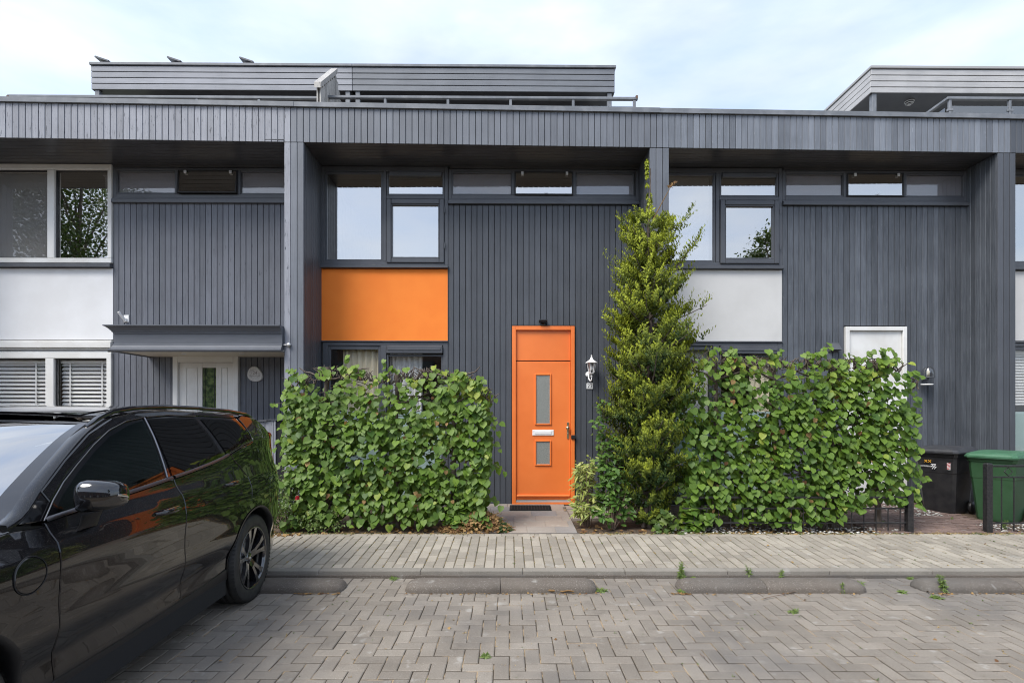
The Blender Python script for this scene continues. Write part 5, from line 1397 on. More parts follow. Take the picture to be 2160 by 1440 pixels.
def frame_mat(nrm, tip):
    z = Vector(nrm).normalized(); y = Vector(tip); y = (y - z * y.dot(z)).normalized(); x = y.cross(z)
    return Matrix((x, y, z)).transposed()
def hedge(label, X0, X1, Y, depth, top, bottom, density, seed, trunks, bare_top=.35, mat='lime_leaf', gapf=None, sizes=(.042, .100)):
    rn = random.Random(seed)
    root = empty('lime_hedge', ((X0 + X1) / 2, Y, zgard(Y))); tag(root, label, 'hedge', 'trained lime hedges in front of the houses'); o = root.location
    wdt = X1 - X0; L_ = []
    N = int(density * wdt * 2.1)
    for _ in range(N):
        fx = rn.random(); x = X0 + wdt * fx; zt = top(x); zb = bottom(x)
        fz = rn.random() ** .93; z = zb + (zt - zb) * fz
        edge = min(fx, 1 - fx) * wdt
        if gapf and rn.random() < gapf(x, z): continue
        cl = noise.noise(Vector((x * 2.3, z * 2.3, seed)))
        if fz > 1 - bare_top and rn.random() < (fz - (1 - bare_top)) / bare_top * (.95 - 1.1 * abs(fx - .5) * 1.2): continue
        if cl < -.28 and rn.random() < .6: continue
        y = Y - depth / 2 + depth * rn.random() ** 1.5 + .05 * cl
        nrm = Vector((rn.gauss(0, .36), -1 + rn.gauss(0, .2), rn.gauss(.75, .32)))
        tip = Vector((rn.gauss(0, .40), -.25, -1))
        L_.append((x, y, z, nrm, tip, rn.uniform(*sizes), min(1, max(0, rn.gauss(.42, .2) + cl * .25 + (.25 if fz > .85 else 0) + (.55 if rn.random() < .006 else 0)))))
    # long shoots that stick out of the outline
    tw = MB()
    for _ in range(int(15 * wdt)):
        s = rn.random()
        if s < .25: p = Vector((X0 + .1, Y, rn.uniform(bottom(X0) + .3, top(X0)))); d = Vector((-1, -.3, rn.uniform(-.3, .5)))
        elif s < .5: p = Vector((X1 - .1, Y, rn.uniform(bottom(X1) + .3, top(X1)))); d = Vector((1, -.3, rn.uniform(-.4, .3)))
        else: x = rn.uniform(X0 + .1, X1 - .1); p = Vector((x, Y - depth * .3, top(x) - .05)); d = Vector((rn.gauss(0, .5), rn.gauss(-.2, .2), 1))
        d.normalize(); ln = rn.uniform(.12, .34); pts = [p + d * ln * k / 4 + Vector((0, 0, -.02 * k * k * .4)) for k in range(5)]
        tw.tube(pts, [.005, .004, .003, .0025, .002], 4)
        for k in range(1, 5):
            L_.append((*(pts[k] + Vector((rn.uniform(-.02, .02),) * 3)), Vector((rn.gauss(0, .5), -1, rn.gauss(.7, .3))), Vector((rn.gauss(0, .5), -.2, -1)), rn.uniform(.05, .09), rn.uniform(.4, .75)))
    # the 300 that show largest are single leaves
    order = sorted(range(len(L_)), key=lambda i: L_[i][1] - L_[i][5] * 1.5 + rn.uniform(0, .05)); top300 = set(order[:300])
    lm = {}
    J = MB()
    for i, (x, y, z, nrm, tip, s, tn) in enumerate(L_):
        g = rn.randrange(len(LG))
        if i in top300:
            key = (g, int(tn * 5))
            if key not in lm:
                b = MB(); b.add(LG[g][0], LG[g][1], tn, True); lm[key] = mesh_of(b, 'leaf', mat)
            ob = link('leaf', lm[key], root, loc=(x - o[0], y - o[1], z - o[2])); ob.rotation_euler = frame_mat(nrm, tip).to_euler(); ob.scale = (s, s, s)
        else:
            vs, fs = place(LG[g], (x, y, z), nrm, tip, s); J.add(vs, fs, tn, True)
    J.build('foliage', mat, root, o, kind='stuff')
    # trunks and trained limbs
    b = MB()
    for tx in trunks:
        pts = [(tx + rn.uniform(-.02, .02), Y + .04 + rn.uniform(-.02, .02), zgard(Y) - .05 + k * (top(tx) - .1) / 6) for k in range(7)]
        b.tube(pts, [.042, .036, .033, .030, .027, .026, .036], 8)
        for zz in [.45 + .32 * i for i in range(6)]:
            if zz > top(tx) - .1: continue
            for sg in (-1, 1):
                ln = min(rn.uniform(.35, .75), (X1 - .12 - tx) if sg > 0 else (tx - X0 - .12)); pts = [(tx + sg * ln * k / 5, Y + .04 + rn.uniform(-.03, .02), zz + rn.uniform(-.02, .03) + .03 * k) for k in range(6)]
                b.tube(pts, [.018, .016, .013, .011, .009, .006], 5)
        # gnarled heads with cut twigs
        for sg in (-1, 0, 1):
            for _ in range(15):
                a = rn.uniform(-1.2, 1.2); px_ = tx + sg * .33 + rn.uniform(-.16, .16); zt = top(px_) - .14
                pts = [(px_ + .05 * k * sin(a) * rn.uniform(.6, 1.2), Y - .05 + rn.uniform(-.06, .04), zt + .045 * k * cos(a * .6) + rn.uniform(-.01, .01)) for k in range(4)]
                b.tube(pts, [.010, .008, .006, .005], 5)
    for _ in range(int(60 * wdt)):
        x = rn.uniform(X0 + .35, X1 - .35); z = rn.uniform(.5, top(x) - .08); a = rn.uniform(-.5, .7); sg = rn.choice((-1, 1)); ln = rn.uniform(.12, .3)
        b.tube([(x + sg * cos(a) * ln * k / 3, Y + rn.uniform(-.08, .04), z + sin(a) * ln * k / 3 + rn.uniform(-.012, .012)) for k in range(4)], [.007, .006, .004, .003], 4)
    b.build('branches', 'bark', root, o); tw.build('shoots', 'twig', root, o, kind='stuff')
    dl = MB()
    for _ in range(int(20 * wdt)):
        x = rn.uniform(X0 + .1, X1 - .1); z = rn.uniform(bottom(x) + .1, top(x) - .05)
        vs, fs = place(LG[rn.randrange(10)], (x, Y - depth * .45, z), (rn.gauss(0, 1), -1, rn.gauss(0, .5)), (rn.gauss(0, .3), 0, -1), rn.uniform(.03, .07)); dl.add(vs, fs, rn.random(), True)
    dl.build('withered_leaves', 'dead_leaf', root, o, kind='stuff')
    return root
def wob(a, x, s): return a * (noise.noise(Vector((x * 1.6, s, 0))) + .6 * noise.noise(Vector((x * 5, s, 3))))
hedge('dense lime hedge left of the orange door, clipped bare at the middle of its top', -2.83, -.26, 6.80, .46,
      lambda x: 2.20 + wob(.10, x, 3) - .75 * max(0, x + .62) ** 1.3 - .05 * abs(x + 1.6), lambda x: .22 + wob(.10, x, 9), 980, 11, [-2.35, -1.45, -.72], .30,
      gapf=lambda x, z: .35 if (z > 1.55 and -2.3 < x < -.9) else 0)
hedge('long lime hedge between the conifer and the bins, in front of the white door', 2.22, 5.10, 6.80, .46,
      lambda x: 2.33 + wob(.07, x, 5) - .8 * max(0, x - 4.85), lambda x: .25 + wob(.08, x, 2) + .22 * max(0, min(1, (x - 3.9) * 1.5)), 1020, 23, [2.65, 3.4, 4.15, 4.72], .18,
      gapf=lambda x, z: .42 if (z > 1.3 and x < 3.1) else (.25 if (x > 4.7) else 0))

# golden conifer
def conifer():
    rn = random.Random(5); bx_, by_ = 1.82, 6.92; z0 = zgard(by_)
    root = empty('golden_conifer', (bx_, by_, z0)); tag(root, 'tall narrow golden green conifer with a bare tip right of the orange door', 'tree'); o = root.location
    b = MB(); b.tube([(bx_ + .02 * sin(k), by_ + .02 * cos(k * 1.3), z0 - .05 + (4.72) * k / 14) for k in range(15)], [.055 - .0032 * k for k in range(13)] + [.009, .006], 8)
    for k in range(4):
        a = k * 1.7 + .4; b.tube([(bx_, by_, .5 + .1 * k), (bx_ + .06 * cos(a), by_ + .05 * sin(a), .35), (bx_ + .12 * cos(a), by_ + .09 * sin(a), z0)], [.03, .028, .034], 7)
    prof = [(.5, .34), (.8, .56), (1.2, .60), (1.5, .66), (1.8, .72), (2.3, .70), (2.7, .66), (3.05, .56), (3.3, .50), (3.6, .44), (3.85, .40), (4.05, .34), (4.2, .28), (4.35, .20), (4.5, .10), (4.75, .05)]
    prof = [(a_, b_ * .82) for a_, b_ in prof]
    spray_o = [(0, 0), (.05, .20), (.30, .42), (.06, .40), (.34, .74), (.07, .62), (.20, 1.0), (.05, .84), (0, 1.2), (-.05, .84), (-.20, 1.0), (-.07, .62), (-.34, .74), (-.06, .40), (-.30, .42), (-.05, .20)]
    def spray():
        pts = [(x * rn.uniform(.8, 1.2), y * rn.uniform(.93, 1.07), -.12 * y * y + rn.uniform(-.04, .04)) for x, y in spray_o]; n = len(pts)
        return ladder(pts, lambda y: -.12 * y * y)
    SG = [spray() for _ in range(12)]; J = MB(); nb = 0
    z = .38; up = Vector((0, 0, 1))
    boughs = []
    while z < 4.35:
        rr = interp(prof, z); k = max(3, int(9 * rr / .7 + 2))
        for i in range(k):
            a = rn.uniform(0, 2 * pi); boughs.append((z + rn.uniform(-.06, .06), a, rr * rn.uniform(.55, 1.16)))
        z += .075
    # a few limbs that reach out past the outline on the right as in a leaning gap
    for zz, a, L2 in ((3.55, -.25, .62), (3.45, -.5, .56), (3.0, -.1, .74), (4.02, 3.3, .40), (3.9, -.35, .52), (3.25, 3.4, .60), (2.65, -2.9, .58), (2.3, -.2, .74), (1.6, -2.8, .60), (1.35, -.3, .8)): boughs.append((zz, a, L2))
    for (zz, a, L2) in boughs:
        if 1.7 < zz < 2.5 and cos(a) < -.5: L2 = min(L2, .52)      # keeps clear of the lantern and the house number
        zz = min(zz, 4.42); d = Vector((cos(a), sin(a), 0)); rise = rn.uniform(.25, .75) * (1.15 if zz > 3 else .75)
        start = Vector((bx_, by_, zz - .22)); L2 = L2 * rn.uniform(.9, 1.05)
        pts = [start + d * L2 * t + up * (L2 * rise * t * t + .05 * t) for t in (0, .33, .66, 1)]
        if L2 > .25 and rn.random() < .6: b.tube(pts, [.013, .010, .007, .004], 5)
        # each bough carries upright feathery plumes, dark at their base and golden at the tip
        for s in range(int(5 + 16 * L2)):
            t = rn.uniform(.30, 1.0) ** .7; q = start + d * L2 * t + up * (L2 * rise * t * t + .05 * t)
            side = Vector((-d.y, d.x, 0)); q = q + side * rn.uniform(-.13, .13) * (1.2 - .4 * t)
            ax = (d * rn.uniform(.15, .9) + side * rn.uniform(-.55, .55) + up * rn.uniform(.7, 1.5) * (1 if zz < 3.2 else .8)).normalized(); ln = rn.uniform(.10, .24) * (1 if zz < 3.6 else .75)
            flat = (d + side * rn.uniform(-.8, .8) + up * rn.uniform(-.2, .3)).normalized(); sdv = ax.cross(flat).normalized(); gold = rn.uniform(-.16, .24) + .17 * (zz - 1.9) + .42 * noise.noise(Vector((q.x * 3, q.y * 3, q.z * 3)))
            k_ = 9
            for i in range(k_):
                f = (i + .4) / k_; pp = q + ax * ln * f + d * .03 * f * f; sg = (i % 2) * 2 - 1
                td = (ax * .9 + sdv * sg * rn.uniform(.45, 1.0) * (1.15 - f) + flat * rn.uniform(-.25, .4)).normalized()
                nr = flat + sdv * rn.uniform(-.5, .5) + up * rn.uniform(-.2, .4)
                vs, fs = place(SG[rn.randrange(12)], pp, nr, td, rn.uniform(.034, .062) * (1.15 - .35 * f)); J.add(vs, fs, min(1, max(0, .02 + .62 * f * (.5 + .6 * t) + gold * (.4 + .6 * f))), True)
    # sparse top
    for zz in (4.66, 4.72, 4.78, 4.82, 4.86, 4.55, 4.30, 4.35, 4.38, 4.42):
        for _ in range(7):
            a = rn.uniform(0, 2 * pi); q = Vector((bx_ - .03 + .035 * cos(a), by_ + .035 * sin(a), zz)) if zz > 4.5 else Vector((bx_ + .05 * cos(a), by_ + .05 * sin(a), zz))
            vs, fs = place(SG[rn.randrange(12)], q, (cos(a), sin(a), .3), (cos(a) * .6, sin(a) * .6, 1), rn.uniform(.05, .08)); J.add(vs, fs, rn.uniform(.5, 1), True)
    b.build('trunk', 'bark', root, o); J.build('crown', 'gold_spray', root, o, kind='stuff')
    db = MB()
    for _ in range(26):
        q = Vector((bx_ + .27, by_ - .05, 4.55)) + Vector((rn.gauss(0, .03),) * 3); vs, fs = place(SG[rn.randrange(12)], q, (rn.gauss(0, 1), -1, rn.gauss(0, 1)), (rn.gauss(.5, .5), 0, 1), .045); db.add(vs, fs, rn.random(), True)
    db.tube([(bx_ + .05, by_, 4.15), (bx_ + .16, by_ - .04, 4.36), (bx_ + .28, by_ - .05, 4.58)], [.008, .006, .004], 5)
    db.build('dead_sprig', 'dead_leaf', root, o, kind='stuff')
conifer()

OVAL = [(0, 0), (.18, .12), (.30, .38), (.26, .66), (.10, .92), (0, 1.05), (-.10, .92), (-.26, .66), (-.30, .38), (-.18, .12)]
NARR = [(0, 0), (.10, .2), (.14, .5), (.08, .85), (0, 1.1), (-.08, .85), (-.14, .5), (-.10, .2)]
def lobed():
    pts = []
    for i in range(18):
        a = -pi / 2 + 2 * pi * i / 18; r_ = .52 if i % 2 == 0 else .34
        if i == 0: r_ = .2
        pts.append((r_ * cos(a), .45 + r_ * sin(a)))
    return pts
def bush(name, label, cat, cx, cy, h, rx, ry, n, mat, outline, sizes, seed, stems=14, z0=None, tintm=.5, droop=.3, group=None, ntop=0, skew=0, shape=1.0, whorl=False):
    rn = random.Random(seed); z0 = zgard(cy) if z0 is None else z0
    root = empty(name, (cx, cy, z0)); tag(root, label, cat, group)
    GS = [leaf_geo(outline, rn.uniform(.05, .3), rn.uniform(.1, .6), .06, rn) for _ in range(8)]
    b = MB(); tips = []
    for k in range(stems):
        a = rn.uniform(0, 2 * pi); rr = sqrt(rn.random()); ex, ey = rx * rr * cos(a), ry * rr * sin(a); hh = h * sqrt(max(.05, 1 - rr ** 2 * shape)) * rn.uniform(.8, 1.05)
        pts = [(ex * .15, ey * .15, 0), (ex * .45, ey * .45, hh * .4), (ex * .8 + skew * .5, ey * .8, hh * .75), (ex + skew, ey, hh)]
        b.tube(pts, [.008, .006, .004, .002], 5); tips.append(pts)
    b.build('stems', 'twig', root)
    J = MB(); items = []
    for i in range(n):
        pts = tips[rn.randrange(len(tips))]; t = rn.uniform(.15, 1) ** .6 * 3; s = min(2, int(t)); f = t - s
        p = Vector(pts[s]).lerp(Vector(pts[s + 1]), f) + Vector((rn.gauss(0, rx * .12), rn.gauss(0, ry * .12), rn.gauss(0, .03)))
        p.z = max(.02, p.z); a = rn.uniform(0, 2 * pi)
        d = Vector((cos(a), sin(a) - .3, rn.uniform(-.5, .5) - droop)); nr = Vector((rn.gauss(0, .5), -.5 + rn.gauss(0, .4), 1))
        items.append((p, nr, d, rn.uniform(*sizes), min(1, max(0, rn.gauss(tintm, .22)))))
    keep = set(sorted(range(n), key=lambda i: items[i][0].y)[:ntop]); cache = {}
    for i, (p, nr, d, s, tn) in enumerate(items):
        g = rn.randrange(8)
        if i in keep:
            kk = (g, int(tn * 4))
            if kk not in cache: bb = MB(); bb.add(GS[g][0], GS[g][1], tn, True); cache[kk] = mesh_of(bb, 'leaf', mat)
            ob = link('leaf', cache[kk], root, loc=p); ob.rotation_euler = frame_mat(nr, d).to_euler(); ob.scale = (s, s, s)
        else:
            vs, fs = place(GS[g], p, nr, d, s); J.add(vs, fs, tn, True)
    J.build('foliage', mat, root, kind='stuff'); return root
bush('variegated_shrub', 'small yellow green variegated shrub just right of the orange door', 'shrub', 1.02, 6.92, 1.02, .20, .22, 620, 'varieg_leaf', NARR, (.06, .11), 31, 22, ntop=120, droop=.1, tintm=.55)
bush('leafy_shrub', 'fresh green shrub with lobed leaves below the conifer', 'shrub', 1.30, 6.78, .95, .26, .18, 460, 'fresh_leaf', OVAL, (.05, .10), 33, 22, ntop=120, tintm=.5)
bush('self_sown_sapling', 'thin self sown sapling leaning out of the conifer above the variegated shrub', 'sapling', 1.34, 6.98, 1.62, .32, .2, 330, 'fresh_leaf', OVAL, (.05, .09), 34, 9, tintm=.4, shape=.6, skew=-.12, ntop=60)
bush('fig_leaved_plant', 'low blue green plant with lobed leaves at the foot of the conifer', 'plant', 1.92, 6.60, .36, .13, .12, 46, 'weed_leaf', lobed(), (.08, .13), 36, 8, ntop=40, tintm=.35)
bush('ground_ivy', 'dark green ground plants between the conifer and the right hedge', 'plant', 2.25, 6.72, .40, .22, .15, 200, 'lime_leaf', HEART, (.06, .10), 38, 10, tintm=.5, ntop=40)
bush('rose_bush', 'low small leaved rose bush with one red flower beside the car', 'rose bush', -2.82, 6.72, .80, .34, .26, 1500, 'weed_leaf', OVAL, (.022, .042), 41, 26, tintm=.25)
bush('creeping_plant', 'fine leaved creeping plant under the left end of the left hedge', 'plant', -2.35, 6.62, .34, .36, .10, 700, 'weed_leaf', OVAL, (.02, .04), 43, 14, tintm=.35)
bush('corner_plant', 'leafy suckers at the right foot of the left hedge', 'plant', -.62, 6.66, .45, .26, .10, 150, 'lime_leaf', HEART, (.05, .09), 44, 10, tintm=.5, ntop=40)
r = empty('rose_flower', (-2.60, 6.50, .565)); tag(r, 'single dark red rose bloom low beside the car', 'flower'); b = MB()
for k in range(16):
    a = k * 2.4; rr = .006 + .0016 * k; vs, fs = place(leaf_geo(OVAL, .3, -.9), (rr * cos(a), rr * sin(a), 0), (cos(a), sin(a), .6), (cos(a) * .5, sin(a) * .5, 1), .045); b.add(vs, fs, rnd.random(), True)
b.build('petals', 'petal', r)
# heap of half dead ivy beside the tile path
def heap():
    rn = random.Random(77); root = empty('ivy_heap', (-.42, 6.66, .14)); tag(root, 'low heap of withered brown ivy left of the tile path', 'ivy')
    J = MB(); G = MB()
    for i in range(1500):
        a = rn.uniform(0, 2 * pi); rr = sqrt(rn.random()); x = .46 * rr * cos(a); y = .15 * rr * sin(a); hmax = .25 * (1 - rr ** 2) * (1 + .6 * x) + .02; z = hmax * rn.random() ** .4
        st = .035; p = Vector((x, y, z)); d = Vector((rn.gauss(0, 1), rn.gauss(0, 1), rn.gauss(0, .6))).normalized()
        w_ = Vector((rn.gauss(0, 1), rn.gauss(0, 1), rn.gauss(0, 1))).normalized() * .0035; l = rn.uniform(.03, .09)
        J.add([tuple(p), tuple(p + w_), tuple(p + d * l * .5 + w_ + Vector((0, 0, .01))), tuple(p + d * l)], [(0, 1, 2), (0, 2, 3)], rn.random())
        if x > .28 and rn.random() < .6:
            vs, fs = place(LG[rn.randrange(10)], p, (rn.gauss(0, .5), -.6, 1), (rn.gauss(0, 1), -1, 0), rn.uniform(.02, .04)); G.add(vs, fs, rn.random() * .5, True)
        elif rn.random() < .3:
            vs, fs = place(LG[rn.randrange(10)], p, (rn.gauss(0, .5), -.6, 1), (rn.gauss(0, 1), -1, 0), rn.uniform(.02, .05)); J.add(vs, fs, rn.random(), True)
    J.build('dry_stems', 'dead_leaf', root, kind='stuff'); G.build('green_leaves', 'dark_leaf', root, kind='stuff')
heap()

# weeds, tufts and litter
def weed(x, y, z, h, label, kind='feather', seed=0, group='weeds growing at the stop kerbs'):
    h *= 1.05 if kind == 'feather' else .8
    rn = random.Random(seed + 900); r = empty('weed', (x, y, z)); tag(r, label, 'weed', group)
    b = MB(); s = MB()
    G = leaf_geo(NARR, .1, .5, .05, rn)
    for k in range(rn.choice((3, 4, 5)) if kind == 'feather' else 5):
        lean = Vector((rn.gauss(0, .16), rn.gauss(0, .1), 1)); hh = h * rn.uniform(.55, 1)
        if kind == 'rosette': lean = Vector((rn.gauss(0, .9), rn.gauss(0, .6), .6)); hh = h * .5
        pts = [Vector((0, 0, 0)) + lean * hh * t + Vector((rn.uniform(-.004, .004), 0, 0)) for t in (0, .35, .7, 1)]
        s.tube(pts, [.0028, .0022, .0018, .001], 4)
        for i in range(int(14 + hh * 90)):
            t = rn.uniform(.08, 1); p = lean * hh * t; a = rn.uniform(0, 2 * pi); l = (.015 + .28 * hh * (1 - t * .75)) * rn.uniform(.6, 1) if kind == 'feather' else rn.uniform(.018, .042)
            vs, fs = place(G, p, (rn.gauss(0, .6), -.6, 1), (cos(a), sin(a), rn.uniform(.0, .7)), min(l, .075)); b.add(vs, fs, min(1, max(0, rn.gauss(.55, .2))), True)
    s.build('stems', 'weed_leaf', r); b.build('leaves', 'weed_leaf', r, kind='stuff')
def wp(px, py): 
    d = 4.9
    for _ in range(12):
        z = zroad(d) if d < 5.2 else (zfoot(d) if d < 6.5 else zgard(d)); d = (CZ - z) * F / (py - HY)
    z = zroad(d) if d < 5.2 else (zfoot(d) if d < 6.5 else zgard(d)); return ((px - HX) * d / F, d, z)
WD = [(1437, 1222, .17, 'tall feathery weed behind the left end of the kerb below the right hedge', 'feather'), (1462, 1222, .05, 'flat weed beside the feathery one behind the right kerb', 'rosette'),
      (1582, 1218, .13, 'pale thin weed behind the middle of the kerb below the right hedge', 'feather'), (1647, 1220, .10, 'wispy weed right of the pale one behind the same kerb', 'feather'),
      (1437, 1250, .07, 'weed with dry litter at the left end of the kerb below the right hedge', 'rosette'), (1776, 1250, .10, 'small green weed in front of the right end of the kerb below the right hedge', 'feather'),
      (1812, 1232, .06, 'spreading weed behind the right end of the kerb below the right hedge', 'rosette'), (1990, 1250, .20, 'feathery green weed before the kerb below the bins', 'feather'),
      (1978, 1262, .05, 'tiny weed in front of the kerb below the bins', 'rosette'), (1266, 1248, .08, 'dark green weed at the right end of the kerb in line with the door', 'rosette'),
      (722, 1236, .06, 'small weed at the right end of the kerb by the car', 'rosette'), (694, 1248, .05, 'small weed before the kerb by the car', 'rosette'),
      (1676, 1292, .06, 'lone small weed in the paving below the right hedge', 'rosette'), (1022, 1386, .04, 'tiny bright weed in the middle of the paving', 'rosette'),
      (1435, 1126, .09, 'small weed at the back of the footpath beside the conifer', 'rosette'), (830, 1222, .045, 'small yellow weed between two kerbs near the car', 'rosette'), (1905, 1250, .04, 'yellowing tuft between the two right kerbs', 'rosette'), (1919, 1220, .05, 'yellowing tuft on the footpath edge behind the two right kerbs', 'rosette')]
for i, (px, py, h, lb, kd) in enumerate(WD): weed(*wp(px, py), h, lb, kd, i)
for i, (px, py, h, lb) in enumerate([(2118, 1118, .14, 'spreading weed clump at the foot of the right iron fence'), (2103, 1095, .38, 'tall pale weed before the green bin'), (2125, 1098, .30, 'shorter pale weed right of the tall one before the green bin'), (1862, 1104, .05, 'tiny weed beside the left fence post'), (2008, 1098, .06, 'grass tuft at the foot of the black bin')]):
    weed(*wp(px, py), h, lb, 'feather', 40 + i, 'weeds at the garden edge')
def grass_tufts():
    rn = random.Random(8); J = MB(); T = MB()
    def tuft(x, y, z, n, h, mb, lo, hi):
        for _ in range(n):
            a = rn.uniform(0, 2 * pi); l = h * rn.uniform(.5, 1.1); d = Vector((cos(a) * .7, sin(a) * .7, rn.uniform(.3, 1.2))).normalized(); w_ = Vector((-sin(a), cos(a), 0)) * .0022
            p = Vector((x + rn.gauss(0, h * .2), y + rn.gauss(0, h * .2), z)); mb.add([tuple(p - w_), tuple(p + w_), tuple(p + d * l * .6 + w_ * .6), tuple(p + d * l + Vector((0, 0, -.2 * l)))], [(0, 1, 2), (0, 2, 3)], rn.uniform(lo, hi))
    for _ in range(900):
        x = rn.uniform(-5, 6.5); y = rn.choice((rn.uniform(5.3, 6.45), rn.uniform(3.0, 5.1)))
        if y > 5.2: x = round(x / w) * w + w / 2
        z = zfoot(y) if y > 5.2 else zroad(y)
        tuft(x, y, z - .003, rn.randint(3, 9), rn.uniform(.008, .026), *((J, 0, .7) if rn.random() < .35 else (T, .2, 1)))
    for _ in range(760):
        x = rn.uniform(-4.8, 6.5); 
        if -.5 < x < .9: continue
        y = 6.50 + rn.gauss(0, .02); tuft(x, y, zfoot(6.5) - .01, rn.randint(4, 14), rn.uniform(.02, .06), *((J, 0, .7) if rn.random() < .3 else (T, .2, 1)))
    J.build('joint_grass', 'weed_leaf')['kind'] = 'stuff'; T.build('dry_grass', 'straw')['kind'] = 'stuff'
    for o_ in col.objects:
        if o_.name == 'joint_grass': o_['label'] = 'green grass tufts in the joints of the paving'
        if o_.name == 'dry_grass': o_['label'] = 'dry straw tufts in the joints and along the paving edge'
    # litter of dead leaves
    D = MB()
    def drop(x, y, z, s):
        vs, fs = place(LG[rn.randrange(10)], (x, y, z + .006), (rn.gauss(0, .35), rn.gauss(0, .35), 1), (rn.gauss(0, 1), rn.gauss(0, 1), .1), s); D.add(vs, fs, rn.random(), True)
    for _ in range(520):
        x = rn.uniform(-4.5, 6.5); y = rn.uniform(6.45, 6.9)
        if -.55 < x < .9: continue
        drop(x, y, zgard(y) + .005, rn.uniform(.02, .055))
    for _ in range(260):
        px = rn.choice((rn.uniform(853, 1260), rn.uniform(1440, 1830), rn.uniform(620, 720), rn.uniform(1960, 2160), rn.uniform(1415, 1450))); x = (px - HX) * 4.74 / F; y = 4.735 - abs(rn.gauss(0, .012)); drop(x, y, zroad(y), rn.uniform(.008, .022))
    for _ in range(60): 
        x = rn.uniform(-3, 5.5); y = rn.uniform(3.1, 6.4); z = zfoot(y) if y > 5.2 else zroad(y); drop(x, y, z, rn.uniform(.008, .028))
    for _ in range(14): x = -2.72 + rn.gauss(0, .10); y = 6.42 + rn.gauss(0, .03); drop(x, y, zfoot(min(y, 6.5)), rn.uniform(.04, .07))
    o_ = D.build('leaf_litter', 'dead_leaf'); o_['kind'] = 'stuff'; o_['label'] = 'brown fallen leaves along the beds and kerbs'
    # white pebbles below the right hedge and by the bins
    P = MB(); ico = [(0, 0, 1), (.9, 0, .35), (.28, .85, .4), (-.72, .52, .38), (-.72, -.52, .4), (.28, -.85, .35), (.0, 0, -.5)]
    fi = [(0, 1, 2), (0, 2, 3), (0, 3, 4), (0, 4, 5), (0, 5, 1), (1, 6, 2), (2, 6, 3), (3, 6, 4), (4, 6, 5), (5, 6, 1)]
    for _ in range(560):
        q = rn.random()
        if q < .55: x, y = rn.uniform(2.0, 4.9), rn.uniform(6.50, 6.85)
        elif q < .8: x, y = rn.uniform(5.2, 6.1), rn.uniform(7.4, 8.1); 
        else: x, y = rn.uniform(6.05, 6.9), rn.uniform(6.55, 6.95)
        if q >= .55 and q < .8 and x < 5.75 - (8 - y) * .0 and y < 7.75: x += .4
        s = rn.uniform(.010, .028); a = rn.uniform(0, 6.28); c_, s_ = cos(a), sin(a)
        z = zgard(y) + s * .2 + (.02 if q >= .55 else .004)
        P.add([(x + s * (v[0] * c_ - v[1] * s_) * rn.uniform(.8, 1.2), y + s * (v[0] * s_ + v[1] * c_), z + s * .6 * v[2]) for v in ico], fi, rn.random(), True)
    M['white_pebble'] = pbr('white_pebble', (.52, .50, .46), .8, tint=.35)
    o_ = P.build('pebbles', 'white_pebble'); o_['kind'] = 'stuff'; o_['label'] = 'pale pebbles below the right hedge and round the bins'
grass_tufts()
def stick(px0, py0, px1, py1, r0, label, name='fallen_twig', bend=.02, mat='twig'):
    a, b_ = Vector(wp(px0, py0)), Vector(wp(px1, py1)); rn = random.Random(px0); r = empty(name, a); tag(r, label, 'twig', 'twigs lying on the paving')
    b = MB(); n = 6; pts = [(b_ - a) * (k / n) + Vector((0, rn.uniform(-bend, bend), .008 + r0 + rn.uniform(0, bend * .4))) for k in range(n + 1)]
    b.tube(pts, [r0 * (1 - .08 * k) for k in range(n + 1)], 6); b.build('twig_wood', mat, r)
stick(563, 1246, 616, 1243, .014, 'thick curled piece of bark on the ground behind the rear wheel', bend=.03)
stick(1034, 1216, 1072, 1200, .004, 'thin red brown twig behind the kerb in line with the door')
stick(1608, 1265, 1690, 1248, .004, 'long thin twig in front of the kerb below the right hedge')
stick(1952, 1247, 1968, 1256, .005, 'short twig before the kerb below the bins'); stick(1985, 1259, 2010, 1260, .005, 'straight twig lying just right of the short one')
stick(1140, 1251, 1210, 1250, .010, 'crumbly strip of bark in front of the kerb in line with the door', bend=.03, mat='dead_leaf')
stick(1475, 1380, 1495, 1400, .003, 'tiny twig on the paving in the right foreground'); stick(905, 1206, 925, 1215, .003, 'tiny curved twig behind the left part of the kerb by the door')

